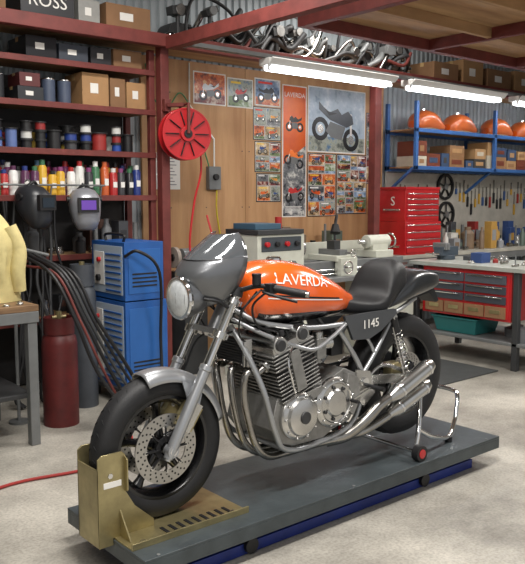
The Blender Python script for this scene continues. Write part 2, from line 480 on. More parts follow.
# headlight
b = B('headlight', bike)
hc = Vector((.125, 0, .945)); ax = (-1, 0, 0)
b.rev([(0, -.13), (.04, -.125), (.075, -.09), (.086, -.04), (.088, 0)], hc, ax, GUN, 36)
b.rev([(.081, -.006), (.092, -.008), (.096, .004), (.092, .014), (.082, .014)], hc, ax, CHR, 40, closed=True)
b.rev([(.083, .008), (.07, .016), (.04, .022), (.0, .025)], hc, ax, GLS, 36)
for k in range(-3, 4):
    y = k*.02; hh = sqrt(max(.001, .076**2-y*y)); b.tube([hc+Vector((-.012, y, -hh)), hc+Vector((-.0245+abs(k)*.002, y, 0)), hc+Vector((-.012, y, hh))], .0012, ALU, n=6)
for sg in (-1, 1): b.tube([(.19, sg*.083, .945), (.25, sg*.108, .93), (.3, sg*.108, .9)], .008, BLM, n=8)
b.done()

# bikini fairing
b = B('headlight_fairing', bike)
Z = [(.90, .22, .29, .10), (.935, .175, .325, .118), (.975, .145, .35, .135), (1.015, .125, .365, .146), (1.05, .125, .375, .15), (1.085, .15, .38, .148), (1.12, .185, .385, .140), (1.155, .235, .388, .126), (1.19, .285, .386, .106), (1.215, .325, .382, .084)]
secs = []
for z, x0, x1, w in interp(Z, 30):
    q = []
    for k in range(33):
        th = radians(-90+180*k/32); cs = max(cos(th), 0)
        q.append((x1-(x1-x0)*cs**.85, w*sin(th), z+.03*(1-cs)*(1 if z < 1.1 else .3)))
    secs.append(q)
SCR = mat('smoked_screen', (104, 108, 112), .1, .45, coat=1.)
b.loft(secs, GUN, closed=False, matfn=lambda i, k: SCR if i > 17 else GUN)
b.tube([secs[18][k] for k in range(0, 33, 2)], .003, BLM, n=6)
b.done(solid=.004, ang=60)
b = B('instruments', bike, bevel=.003)
for sg in (-1, 1):
    b.cyl((.34, sg*.055, 1.0), (.375, sg*.055, 1.05), .042, BLM, n=28); b.cyl((.375, sg*.055, 1.05), (.378, sg*.055, 1.054), .037, PAPER, n=28)
b.box((.36, 0, 1.0), (.05, .16, .03), BLM)
b.done()

# handlebars
b = B('handlebar', bike, bevel=.001)
for sg in (-1, 1):
    b.cyl((.345, sg*.108, .945), (.36, sg*.108, .985), .029, BLM)
    b.tube([(.35, sg*.12, .97), (.40, sg*.2, .995), (.445, sg*.27, .985)], .011, BLM)
    b.cyl((.44, sg*.262, .986), (.52, sg*.375, .965), .0175, RUB)
    b.cyl((.52, sg*.375, .965), (.527, sg*.386, .963), .014, ALU)
    b.box((.43, sg*.245, .985), (.04, .04, .045), BLM)
    b.tube([(.42, sg*.22, .98), (.39, sg*.25, .972), (.42, sg*.32, .955), (.455, sg*.39, .94)], .0065, BLM, n=8)
    b.cyl((.39, sg*.2, 1.0), (.39, sg*.2, 1.04), .02, BLM); b.cyl((.39, sg*.2, 1.04), (.39, sg*.2, 1.05), .022, BLM)
    b.tube([(.41, sg*.21, .98), (.36, sg*.19, .93), (.38, sg*.1, .86), (.5, sg*.06, .78), (.7, sg*.1, .74)], .005, BLM, n=6)
    b.tube([(.40, sg*.19, .97), (.33, sg*.17, .88), (.36, sg*.12, .76), (.46, sg*.1, .72)], .0045, BLM, n=6)
    b.tube([(.43, sg*.23, .975), (.40, sg*.16, .90), (.46, sg*.13, .80), (.6, sg*.12, .76)], .0055, BLM, n=6)
b.done()

# tank
TZ = [(.41, .055, .90, 1.0), (.435, .10, .84, 1.035), (.48, .138, .80, 1.062), (.56, .162, .785, 1.082), (.68, .172, .78, 1.082), (.80, .165, .78, 1.055), (.90, .15, .78, 1.013), (1.0, .127, .785, .965), (1.08, .10, .80, .92), (1.12, .085, .815, .90)]
NS = 64
TI = interp(TZ, 36)
secs = [sup(x, w, zb, zt, 2.7, NS) for x, w, zb, zt in TI]
b = B('fuel_tank', bike)
b.loft(secs, ORG, matfn=lambda i, k: BLK if sin(2*pi*(k+.5)/NS) < (-.50 if i > 6 else -.8) else ORG)
bvh = BVHTree.FromPolygons([tuple(v) for v in b.v], b.f)
b.rev([(0, 0), (.036, 0), (.036, .012), (.03, .018), (0, .018)], (.66, 0, 1.08), (0, 0, 1), CHR, 28)
def wrap(b, n0, side=-1, off=.0018):
    for i in range(n0, len(b.v)):
        v = b.v[i]; h = bvh.ray_cast(Vector((v.x, side*1., v.z)), Vector((0, -side, 0)))
        if h[0] is not None: b.v[i] = Vector((v.x, h[0].y+side*off, v.z))
def band(x0, x1, zf, th, m, side=-1):
    N = 40; vs = []; n0 = len(b.v)
    for i in range(N+1):
        x = x0+(x1-x0)*i/N; vs += [(x, side, zf(i/N)), (x, side, zf(i/N)-th)]
    b.add(vs, [(2*i, 2*i+1, 2*i+3, 2*i+2) for i in range(N)], m); wrap(b, n0, side, .002)
n0 = len(b.v)
b.text('LAVERDA', .070, PAPER, Matrix.Translation((.705, -1, .993)) @ Matrix.Rotation(radians(7), 4, 'Y') @ FACE_Y((0, 0, 0)) @ Matrix.Scale(1.12, 4, (1, 0, 0)), .0)
wrap(b, n0, off=.003)
for sd in (-1, 1):
    band(.50, .97, lambda f: .945-.055*f, .008, BLK, sd); band(.50, 1.0, lambda f: .929-.05*f, .005, PAPER, sd)
b.done()

# seat & tail
b = B('seat', bike)
SZ = [(1.04, .07, .81, .865), (1.07, .105, .79, .875), (1.15, .125, .775, .862), (1.25, .145, .77, .855), (1.32, .15, .775, .885), (1.355, .148, .785, .955), (1.39, .142, .80, 1.015), (1.44, .13, .82, 1.045), (1.50, .115, .84, 1.04), (1.535, .09, .87, 1.01), (1.55, .05, .90, .98)]
b.loft([sup(*q, 3.2, 40) for q in interp(SZ, 40)], VIN)
b.done(ang=60)
b = B('tail_cowl', bike)
CZ = [(1.36, .12, .79, .82), (1.42, .135, .80, .87), (1.52, .138, .815, .94), (1.60, .132, .83, .975), (1.70, .12, .845, .98), (1.78, .105, .86, .965), (1.83, .085, .875, .95), (1.85, .065, .885, .935)]
b.loft([sup(*q, 3.6, 40) for q in interp(CZ, 26)], GUND)
b.box((1.853, 0, .91), (.02, .11, .036), mat('tail_lamp_red', (150, 12, 14), .15, coat=1.))
b.prism([(1.60, -.06, .83), (1.82, -.055, .87), (1.87, -.055, .79), (1.85, -.055, .78), (1.78, -.055, .84), (1.6, -.06, .81)], (0, .11, 0), BLM)
b.done(ang=50)
for sg in (-1, 1):
    b = B('side_panel', bike, bevel=.008)
    b.prism([(.99, sg*.138, .795), (1.15, sg*.15, .80), (1.36, sg*.15, .80), (1.37, sg*.15, .775), (1.25, sg*.152, .70), (1.16, sg*.15, .665), (1.05, sg*.142, .67)], (0, sg*.018, 0), mat('side_panel_grey', (84, 86, 89), .35, .5, coat=.3, var=.05))
    if sg < 0: b.text('1145', .062, PAPER, Matrix.Translation((1.165, -.171, .742)) @ Matrix.Rotation(radians(-2), 4, 'Y') @ FACE_Y((0, 0, 0)), .001)
    b.done()

# frame
b = B('frame', bike)
b.cyl(hs+fd*.52, hs+fd*.68, .032, FRM)
for sg in (-1, 1):
    b.tube([(.40, sg*.03, .87), (.50, sg*.11, .81), (.75, sg*.15, .765), (1.05, sg*.14, .755), (1.35, sg*.125, .76), (1.6, sg*.1, .83)], .0125, FRM, n=12)
    b.tube([(.375, sg*.03, .80), (.40, sg*.11, .69), (.44, sg*.185, .52), (.50, sg*.195, .32), (.58, sg*.185, .215), (.8, sg*.17, .2), (1.03, sg*.16, .24), (1.12, sg*.15, .36), (1.12, sg*.15, .5), (1.02, sg*.14, .66), (.94, sg*.135, .76)], .0135, FRM, n=12)
    b.tube([(.385, sg*.03, .83), (.47, sg*.13, .77), (.60, sg*.185, .71), (.74, sg*.2, .67), (.88, sg*.18, .71), (1.0, sg*.15, .755)], .010, FRM, n=12)
    b.tube([(1.10, sg*.155, .46), (1.22, sg*.15, .58), (1.38, sg*.13, .755)], .0115, FRM, n=12)
    b.tube([(1.22, sg*.15, .58), (1.17, sg*.145, .66), (1.08, sg*.14, .755)], .009, FRM, n=12)
    b.prism([(1.06, sg*.165, .52), (1.16, sg*.165, .5), (1.2, sg*.165, .38), (1.12, sg*.165, .32), (1.06, sg*.165, .38)], (0, sg*.01, 0), ALU)
    b.cyl((1.16, sg*.17, .42), (1.16, sg*.27, .42), .012, BLM); b.beam((1.16, sg*.19, .42), (1.0, sg*.2, .38), .012, .008, ALU)
    b.cyl((1.0, sg*.19, .38), (1.0, sg*.24, .38), .009, BLM); b.cyl((1.12, sg*.16, .45), (1.12, sg*.185, .45), .022, CHR)
for x, z, w in ((.58, .215, .185), (1.03, .24, .16), (1.12, .45, .15), (1.36, .76, .125), (.75, .765, .15)): b.cyl((x, -w, z), (x, w, z), .012, FRM)
b.done()
b = B('swingarm', bike, bevel=.002)
for sg in (-1, 1):
    b.beam((1.10, sg*.13, .45), (1.59, sg*.125, .40), .026, .05, ALU)
    b.box((1.565, sg*.125, .40), (.085, .032, .06), ALU)
    b.tube([(1.16, sg*.12, .42), (1.3, sg*.125, .5), (1.5, sg*.125, .44)], .011, ALU)
    p0 = Vector((1.36, sg*.15, .755)); p1 = Vector((1.475, sg*.15, .44)); d = (p1-p0)
    b.cyl(p0, p1, .008, CHR); b.cyl(p0, p0+d*.32, .02, BLM); b.cyl(p1-d*.1, p1, .016, ALU)
    coil = [p0+d*(.22+.66*i/90)+basis(d) @ Vector((cos(i*.55)*.025, sin(i*.55)*.025, 0)) for i in range(91)]
    b.tube(coil, .004, CHR, n=6, smooth=False)
    b.cyl(p0+Vector((0, -.018, 0)), p0+Vector((0, .018, 0)), .015, ALU); b.cyl(p1+Vector((0, -.018, 0)), p1+Vector((0, .018, 0)), .015, ALU)
b.cyl((1.10, -.13, .45), (1.10, .13, .45), .026, ALU)
for z0, z1 in ((.515, .505), (.40, .295)): b.beam((1.03, .1, z0-.03), (1.565, .08, z1), .012, .014, DGREY)
b.box((1.45, -.075, .46), (.08, .06, .06), GOLD)
b.done()

# engine
b = B('engine', bike, bevel=.004)
b.prism([(.50, -.165, .32), (.54, -.165, .45), (.60, -.165, .485), (.86, -.165, .49), (.98, -.165, .54), (1.07, -.165, .5), (1.09, -.165, .36), (1.02, -.165, .27), (.9, -.165, .245), (.84, -.165, .215), (.64, -.165, .215), (.56, -.165, .245)], (0, .33, 0), CAST)
for i in range(6): b.bx(.60+i*.04, .606+i*.04, -.15, .15, .195, .215, CAST)
for sg in (-1, 1):
    o = Vector((.665, sg*.165, .36)); a = (0, sg, 0)
    b.rev([(.115, 0), (.115, .02), (.105, .032), (.092, .036), (.085, .05), (.055, .058), (.0, .06)], o, a, ALU, 44)
    for i in range(10):
        t = 2*pi*i/10; q = o+Vector((cos(t)*.103, sg*.03, sin(t)*.103)); b.cyl(q, q+Vector((0, sg*.012, 0)), .007, CHR, n=6)
    b.cyl(o+Vector((0, sg*.058, 0)), o+Vector((0, sg*.066, 0)), .03, DARKCAST, n=28)
    o = Vector((.895, sg*.165, .385))
    b.rev([(.125, 0), (.125, .018), (.112, .03), (.10, .034), (.095, .028), (.07, .028), (.06, .042), (0, .044)], o, a, ALU, 44)
    for i in range(12):
        t = 2*pi*i/12+.2; q = o+Vector((cos(t)*.113, sg*.026, sin(t)*.113)); b.cyl(q, q+Vector((0, sg*.01, 0)), .006, CHR, n=6)
    for i in range(7):
        t = 2*pi*i/7; q = o+Vector((cos(t)*.08, sg*.03, sin(t)*.08)); b.cyl(q, q+Vector((0, sg*.006, 0)), .009, DARKCAST, n=10)
    b.prism([(.98, sg*.165, .52), (1.05, sg*.165, .49), (1.07, sg*.165, .38), (1.02, sg*.165, .30), (.97, sg*.165, .34)], (0, sg*.03, 0), CAST)
    b.prism([(.56, sg*.165, .44), (.80, sg*.165, .485), (.84, sg*.165, .47), (.76, sg*.165, .43), (.60, sg*.165, .40)], (0, sg*.025, 0), CAST)
ty = radians(-16); R = Matrix.Rotation(ty, 3, 'Y'); u = R @ Vector((0, 0, 1)); base = Vector((.68, 0, .46))
b.box(base+u*.08, (.20, .35, .16), DARKCAST, R)
for i in range(8):
    h = .015+i*.0185
    for y in (-.13, 0, .13): b.box(base+u*h+Vector((0, y, 0)), (.255, .125, .006), CAST, R)
b.box(base+u*.205, (.21, .38, .09), DARKCAST, R)
for i in range(5):
    h = .172+i*.018
    for y in (-.133, 0, .133): b.box(base+u*h+Vector((0, y, 0)), (.262, .128, .007), CAST, R)
top = base+u*.265
b.box(top, (.23, .38, .035), ALU, R)
for sx in (-.07, .07):
    c = top+R @ Vector((sx, 0, .018)); b.cyl(c+Vector((0, -.195, 0)), c+Vector((0, .195, 0)), .04, ALU, n=24)
    for sg in (-1, 1): b.cyl(c+Vector((0, sg*.195, 0)), c+Vector((0, sg*.203, 0)), .027, DARKCAST, n=20)
for y in (-.13, 0, .13):
    c = top+R @ Vector((0, y, .03)); b.cyl(c, c+u*.03, .014, BLM, n=10)
    b.tube([c+u*.02, c+u*.05+Vector((.05, 0, 0)), c+Vector((.16, -y*.3, .04))], .004, BLM, n=6)
    for sx in (-.02, .02): b.cyl(c+R @ Vector((sx, .055, -.02)), c+R @ Vector((sx, .055, 0)), .006, CHR, n=6)
for y in (-.13, 0, .13):
    c = base+u*.2+R @ Vector((-.115, y, 0)); b.cyl(c, c+R @ Vector((-.03, 0, -.008)), .026, ALU); b.cyl(c+R @ Vector((-.02, 0, -.005)), c+R @ Vector((-.03, 0, -.008)), .031, CAST, n=6)
b.box(base+u*.13+Vector((0, -.19, 0)), (.06, .02, .2), CAST, R)
b.tube([(.62, -.2, .48), (.575, -.225, .56), (.56, -.22, .64), (.60, -.2, .70)], .006, CHR, n=8)
b.done()
b = B('carburettors', bike, bevel=.002)
for y in (-.125, 0, .125):
    b.cyl((.73, y, .665), (.80, y, .67), .024, BLM); b.box((.835, y, .655), (.06, .06, .1), CAST)
    b.cyl((.865, y, .67), (.91, y, .675), .026, ALU, r2=.036); b.cyl((.835, y, .705), (.835, y, .735), .026, ALU)
    b.cyl((.835, y, .605), (.835, y, .58), .02, CAST)
b.cyl((.84, -.17, .68), (.84, .17, .68), .006, CHR, n=8)
b.box((.985, 0, .66), (.08, .22, .13), BLM)
b.done()
b = B('oil_cooler', bike, bevel=.002)
for i in range(9): b.bx(.395, .43, -.10, .10, .63+i*.0125, .636+i*.0125, BLM)
for sg in (-1, 1): b.bx(.39, .435, sg*.105-.008, sg*.105+.008, .62, .745, ALU)
b.bx(.40, .425, -.1, .1, .628, .74, BLM)
b.done()

# exhaust
b = B('exhaust', bike)
for yy, y in ((-.13, -.12), (0, -.03), (.13, .07)):
    c = base+u*.2+R @ Vector((-.14, yy, -.006))
    b.tube([c, c+Vector((-.04, 0, -.02)), (.392, (y+yy)/2, .59), (.382, y, .50), (.405, y, .38), (.45, y, .25), (.53, y*.9, .175), (.66, y*.7, .155), (.85, y*.45-.03, .155), (.98, y*.35-.1, .175)], .017, STEEL, n=14)
b.tube([(.93, -.09, .165), (1.02, -.15, .19), (1.10, -.2, .26), (1.18, -.22, .325), (1.27, -.225, .36)], lambda t: .036-.012*t, STEEL, n=18)
b.tube([(1.0, -.12, .18), (1.1, -.17, .19), (1.22, -.2, .235), (1.30, -.205, .265)], .023, STEEL, n=16)
def can(p0, p1, r):
    p0 = Vector(p0); p1 = Vector(p1); L = (p1-p0).length; d = p1-p0
    b.rev([(0, 0), (r*.55, 0), (r*.6, .01), (r*.98, .06), (r, .07), (r, L-.04), (r*.95, L-.028), (r*.72, L), (r*.5, L), (r*.5, L-.05), (0, L-.05)], p0, d, ALU, 32)
    for f in (.075, L-.05): b.rev([(r+.001, f), (r+.003, f+.003), (r+.003, f+.014), (r+.001, f+.017)], p0, d, CHR, 32)
can((1.25, -.225, .35), (1.57, -.24, .49), .043)
can((1.27, -.205, .258), (1.58, -.215, .375), .041)
b.beam((1.40, -.2, .45), (1.36, -.15, .70), .018, .005, ALU)
b.done()

# paddock stand
b = B('paddock_stand', loc=BO)
for sg in (-1, 1):
    b.cyl((1.42, sg*.275, .042), (1.42, sg*.315, .042), .042, BLM, n=28); b.cyl((1.42, sg*.272, .042), (1.42, sg*.318, .042), .024, RED, n=20)
    b.tube([(1.42, sg*.265, .045), (1.46, sg*.255, .16), (1.555, sg*.185, .335)], .013, CHR, n=12)
    b.box((1.56, sg*.180, .355), (.05, .04, .03), RED)
    b.tube([(1.46, sg*.256, .15), (1.60, sg*.24, .08), (1.80, sg*.20, .03), (1.93, sg*.15, .10)], .013, CHR, n=12)
    b.cyl((1.80, sg*.20, .0), (1.80, sg*.20, .03), .02, BLM)
b.tube([(1.93, -.15, .10), (2.0, -.11, .21), (2.02, -.06, .235), (2.02, .06, .235), (2.0, .11, .21), (1.93, .15, .10)], .013, CHR, n=12)
b.cyl((1.42, -.27, .042), (1.42, .27, .042), .011, CHR)
b.done()

# ================================================================== LEFT : STORAGE RACK
shz = [1.56, 1.91, 2.26, 2.58]
b = B('storage_rack', bevel=.003)
for x in (1.2, 3.40):
    for y in (5.5, 5.9): b.bx(x, x+.05, y, y+.05, 0, 2.75, REDD)
for z in [.62, 1.1]+shz:
    b.bx(1.2, 3.45, 5.5, 5.95, z-.02, z, PLYU if z < 1.5 else WOOD); b.bx(1.2, 3.45, 5.485, 5.5, z-.04, z+.005, REDD)
b.bx(1.25, 3.40, 5.952, 5.962, .02, 2.5, mat('rack_shade_sheet', (46, 44, 44), .7, var=.2))  # dark sheet added behind the shelves to imitate the shade between them
rack = b.done()
def can_(b, x, y, z, r, h, c, cap):
    b.rev([(0, 0), (r, 0), (r, h*.78), (r*.75, h*.84), (r*.7, h*.85), (0, h*.86)], (x, y, z), (0, 0, 1), c, 14)
    b.bx(x-r*.5, x+r*.5, y-r-.0005, y-r*.85, z+h*.3, z+h*.5, PAPER)
    b.cyl((x, y, z+h*.84), (x, y, z+h), r*.62, cap, n=12)
b = B('spray_cans'); x = 1.5
pal = [(170, 40, 40), (215, 215, 210), (40, 56, 120), (30, 30, 34), (210, 165, 50), (130, 60, 110), (60, 110, 76), (190, 90, 46), (100, 140, 170), (225, 225, 222), (90, 50, 80), (170, 44, 44), (50, 50, 54)]
while x < 3.36:
    for y in (5.55, 5.66, 5.77):
        can_(b, x+random.uniform(-.01, .01), y, 1.561, .034, random.choice((.19, .22, .25, .27)), flat(random.choice(pal), .3), flat(random.choice(pal), .4))
    x += .075
b.done()
b = B('wire_spools')
for y, xx in ((5.58, 1.6), (5.78, 1.66)):
    x = xx
    while x < 3.28:
        c = random.choice([(24, 24, 26), (36, 70, 150), (215, 215, 210), (24, 24, 26), (150, 44, 40), (60, 60, 64), (200, 170, 70), (90, 110, 160)])
        r = random.uniform(.045, .075); z = 1.911; nst = random.choice((1, 2, 3, 3))
        for q in range(nst):
            h = .06 if nst > 1 else .14
            b.cyl((x, y, z), (x, y, z+.008), r, flat((34, 34, 36)), n=22); b.cyl((x, y, z+.008), (x, y, z+h), r*.8, flat(c), n=22); b.cyl((x, y, z+h), (x, y, z+h+.008), r, flat((34, 34, 36)), n=22)
            z += h+.009; c = random.choice([(36, 60, 130), (24, 24, 26), (205, 205, 200), (140, 40, 40)])
        x += r*2+.012
b.done()
def carton(x0, x1, y0, y1, z0, h, m=CARD, label=None):
    b = B('cardboard_box', bevel=.003)
    b.bx(x0, x1, y0, y1, z0+.001, z0+h, m)
    b.bx(x0-.001, x1+.001, (y0+y1)/2-.025, (y0+y1)/2+.025, z0+h*.8, z0+h+.001, mat('packing_tape', (190, 160, 110), .3))
    if label: b.text(label, h*.55, PAPER, FACE_Y(((x0+x1)/2, y0-.001, z0+h*.5)), .0005)
    else: b.bx((x0*.7+x1*.3), (x0*.4+x1*.6), y0-.002, y0, z0+h*.4, z0+h*.7, PAPER)
    b.done()
carton(2.82, 3.05, 5.55, 5.85, 2.26, .26); carton(3.065, 3.20, 5.55, 5.8, 2.26, .24, CARD2); carton(3.215, 3.39, 5.55, 5.82, 2.26, .22)
carton(2.3, 2.50, 5.55, 5.8, 2.26, .11, flat((40, 42, 46)))
carton(2.32, 2.48, 5.56, 5.78, 2.372, .10, flat((90, 40, 40)))
b = B('oil_tins')
for i, x in enumerate((1.8, 1.92, 2.04, 2.17, 2.57, 2.70)):
    b.cyl((x, 5.62, 2.261), (x, 5.62, 2.44), .052, flat(random.choice([(40, 42, 46), (120, 44, 40), (70, 80, 100), (150, 150, 146)])), n=20); b.cyl((x, 5.62, 2.44), (x, 5.62, 2.45), .048, ALU, n=20)
    b.cyl((x+.03, 5.78, 2.261), (x+.03, 5.78, 2.40), .05, flat((60, 60, 62)), n=20)
b.done()
carton(2.36, 2.60, 5.52, 5.85, 2.58, .16, flat((30, 30, 34)), None); carton(2.62, 2.86, 5.52, 5.85, 2.58, .13, flat((54, 60, 70)), None)
carton(2.90, 3.08, 5.55, 5.85, 2.58, .14, flat((40, 40, 44))); carton(3.1, 3.36, 5.55, 5.85, 2.58, .15, CARD2)
carton(2.3, 2.72, 5.45, 5.85, 2.86, .24, flat((34, 34, 38)), 'ROSS'); carton(2.78, 2.96, 5.5, 5.8, 2.86, .2, flat((150, 150, 146)))
carton(3.0, 3.4, 5.47, 5.88, 2.86, .20, CARD2); carton(1.85, 2.2, 5.47, 5.88, 2.86, .3, CARD2)

def clutter(name, x0, x1, y0, y1, z, n, smin=.04, smax=.14, hmax=.2, seed=1, cols=None):
    rnd = random.Random(seed); b = B(name, bevel=.002)
    cols = cols or [(60, 62, 66), (140, 44, 40), (200, 198, 190), (44, 68, 116), (120, 100, 80), (30, 30, 32), (140, 142, 145), (180, 140, 70), (90, 104, 94)]
    placed = []
    tries = 0
    while len(placed) < n and tries < n*40:
        tries += 1
        sx = rnd.uniform(smin, smax); sy = rnd.uniform(smin, smax); x = rnd.uniform(x0+sx/2, max(x0+sx/2, x1-sx/2)); y = rnd.uniform(y0+sy/2, max(y0+sy/2, y1-sy/2))
        if any(abs(x-a) < (sx+c)/2 and abs(y-b_) < (sy+d)/2 for a, b_, c, d in placed): continue
        placed.append((x, y, sx, sy)); h = rnd.uniform(.25, 1)*hmax; m = flat(rnd.choice(cols)); k = rnd.random()
        if k < .35:
            b.bx(x-sx/2, x+sx/2, y-sy/2, y+sy/2, z+.001, z+h, m)
            b.bx(x-sx/3, x+sx/3, y-sy/2-.002, y-sy/2, z+h*.3, z+h*.7, flat(rnd.choice(cols)))
        elif k < .6:
            r = min(sx, sy)/2; b.rev([(0, 0), (r, 0), (r, h*.7), (r*.5, h*.85), (r*.5, h), (0, h)], (x, y, z+.001), (0, 0, 1), m, 16)
        elif k < .8:
            r = min(sx, sy)/2; b.rev([(r*.35, 0), (r, 0), (r, h*.2), (r*.8, h*.25), (r*.8, h*.4), (r*.35, h*.4)], (x, y, z+.001), (0, 0, 1), ALU, 18, closed=True)
        else:
            b.cyl((x-sx/2, y, z+sy*.2+.001), (x+sx/2, y, z+sy*.2+.001), sy*.2, STEEL, n=12); b.cyl((x, y, z+sy*.2), (x, y, z+h), sy*.12, GREY, n=10)
    return b.done()
clutter('stored_tins', 1.25, 3.38, 5.53, 5.9, 1.10, 26, .08, .18, .28, 3, [(40, 40, 44), (60, 62, 66), (90, 60, 50), (100, 102, 105)])
clutter('stored_parts', 1.25, 3.38, 5.53, 5.9, .62, 20, .08, .2, .34, 4, [(40, 40, 44), (60, 62, 66), (90, 60, 50)])
clutter('shelf_bottles', 1.3, 2.3, 5.53, 5.9, 2.58, 14, .06, .14, .2, 5)

def helmet(x, y, z, shell, lens, rz=0):
    b = B('welding_helmet', loc=(x, y, z), rotz=rz)
    secs = []
    for zz, w, d, yo in ((-.17, .055, .02, -.05), (-.155, .075, .05, -.05), (-.10, .10, .09, -.03), (-.03, .115, .12, 0), (.04, .118, .13, .01), (.09, .108, .12, .02), (.13, .08, .09, .03), (.15, .03, .04, .03)):
        q = []
        for k in range(28):
            a = 2*pi*k/28; c_, s_ = cos(a), sin(a); e = 2.5
            q.append((w*math.copysign(abs(c_)**(2/e), c_), yo+d*math.copysign(abs(s_)**(2/e), s_), zz))
        secs.append(q)
    b.loft(secs, shell)
    b.box((0, -.125, .02), (.155, .03, .11), BLM); b.box((0, -.142, .02), (.11, .006, .07), lens)
    for sg in (-1, 1): b.cyl((sg*.11, .02, .06), (sg*.132, .02, .06), .025, BLM)
    b.tube([(-.1, .05, .06), (0, .0, .17), (.1, .05, .06)], .012, BLM, n=8)
    b.tube([(0, .03, .16), (0, .06, .185), (0, .09, .17)], .005, GREY, n=6)
    b.done(ang=60)
helmet(2.70, 5.32, 1.47, mat('helmet_silver', (150, 152, 158), .3, .3, var=.1), mat('lens_purple', (104, 60, 170), .1, coat=1.), radians(-15))
helmet(2.30, 5.32, 1.49, mat('helmet_black', (44, 46, 50), .35, var=.1), mat('lens_dark', (40, 50, 60), .1, coat=1.), radians(20))
b = B('hanging_cables', rack)
rnd = random.Random(5)
for i in range(10):
    x = 2.12+i*.045+rnd.uniform(-.02, .02)
    b.tube([(x, 5.46, 1.52), (x+rnd.uniform(-.05, .05), 5.45, 1.2), (x+rnd.uniform(-.06, .08), 5.42, .9), (x+rnd.uniform(-.1, .08), 5.34, .45), (x-.02, 5.30+rnd.uniform(-.03, .03), .10), (x+.02, 5.28, .014)], .010+.004*rnd.random(), [BLM, BLM, DGREY][i % 3], n=8)
b.tube([(2.05, 5.46, 1.64), (2.95, 5.46, 1.64)], .008, GREY, n=8, smooth=False)
for x in (2.08, 2.5, 2.92): b.cyl((x, 5.46, 1.64), (x, 5.487, 1.54), .006, GREY, n=8)
b.done()
# loose hose bundle hanging in front of the bottles, running to the floor
b = B('hose_bundle')
rnd = random.Random(15)
for i in range(6):
    o_ = i*.03
    b.tube([(2.04+o_, 4.98, 1.12+rnd.uniform(-.05, .05)), (2.10+o_, 4.62, 1.05), (2.20+o_, 4.50, .75), (2.32+o_*1.5, 4.47, .42), (2.48+o_*1.5, 4.44+rnd.uniform(-.05, .05), .14), (2.62+o_, 4.42+o_, .016), (2.60+o_*2, 4.56+o_, .016)], .009+.004*rnd.random(), [BLM, REDD, BLM, DGREY, BLM, BLM][i], n=8)
b.tube([(2.0, 5.0, 0), (2.0, 5.0, 1.15), (2.06, 4.98, 1.2), (2.24, 4.98, 1.15)], .012, GREY, n=8, smooth=False)
b.cyl((2.0, 5.0, 0), (2.0, 5.0, .015), .07, GREY)
b.done()

# left work table
b = B('work_table', bevel=.004)
b.bx(-.2, 1.93, 4.45, 5.2, .85, .89, WOOD); b.bx(-.2, 1.93, 4.45, 4.47, .78, .85, GREY); b.bx(1.91, 1.93, 4.47, 5.2, .78, .85, GREY)
for x in (-.18, 1.86):
    for y in (4.46, 5.12): b.bx(x, x+.06, y, y+.06, 0, .85, GREY)
b.bx(-.15, 1.9, 4.5, 5.15, .30, .33, DGREY)
b.done()
clutter('toolboxes', .9, 1.85, 4.55, 5.1, .33, 7, .15, .35, .35, 8, [(40, 44, 48), (60, 80, 70), (90, 92, 95), (130, 40, 36)])
clutter('bench_tools', 1.35, 1.9, 4.47, 4.56, .89, 6, .03, .08, .05, 9)
b = B('work_jacket')
secs = []
for j in range(22):
    f = j/21; z = .892+.56*f
    w = .20*(1-f**5*.7)*(1-.12*sin(f*pi)); d = .17*(1-f**5*.65); q = []
    for k in range(64):
        a = 2*pi*k/64; rr = 1+.09*(1-f*.6)*sin(a*8+f*2)+.16*noise.noise(Vector((cos(a)*2, sin(a)*2, f*4)))
        q.append((1.75+w*cos(a)*rr+.02*f, 4.80+d*sin(a)*rr, z+(.04*noise.noise(Vector((cos(a), sin(a), f*2+5))) if j > 0 else 0)))
    secs.append(q)
b.loft(secs, CLOTH)
b.tube([(1.86, 4.72, 1.36), (1.91, 4.69, 1.22), (1.89, 4.66, 1.08), (1.90, 4.67, .96)], lambda t: .055-.012*t, CLOTH, n=14)
b.done(ang=80)
def gascyl(x, y, h, r, m):
    b = B('gas_cylinder')
    b.rev([(0, 0), (r, 0), (r, h*.8), (r*.92, h*.87), (r*.6, h*.93), (r*.3, h*.96), (r*.3, h), (0, h)], (x, y, 0), (0, 0, 1), m, 28)
    b.cyl((x, y, h), (x, y, h+.08), .02, GOLD); b.cyl((x-.05, y, h+.04), (x+.05, y, h+.04), .013, GOLD)
    b.rev([(r*.8, h*.9), (r*.86, h*.9), (r*.86, h*1.06), (r*.8, h*1.06)], (x, y, 0), (0, 0, 1), m, 28, closed=True)
    b.done()
gascyl(2.22, 4.80, .70, .12, mat('cylinder_red', (88, 27, 26), .5, var=.3))
gascyl(2.56, 5.12, 1.0, .10, mat('cylinder_grey', (70, 74, 80), .45, var=.15))

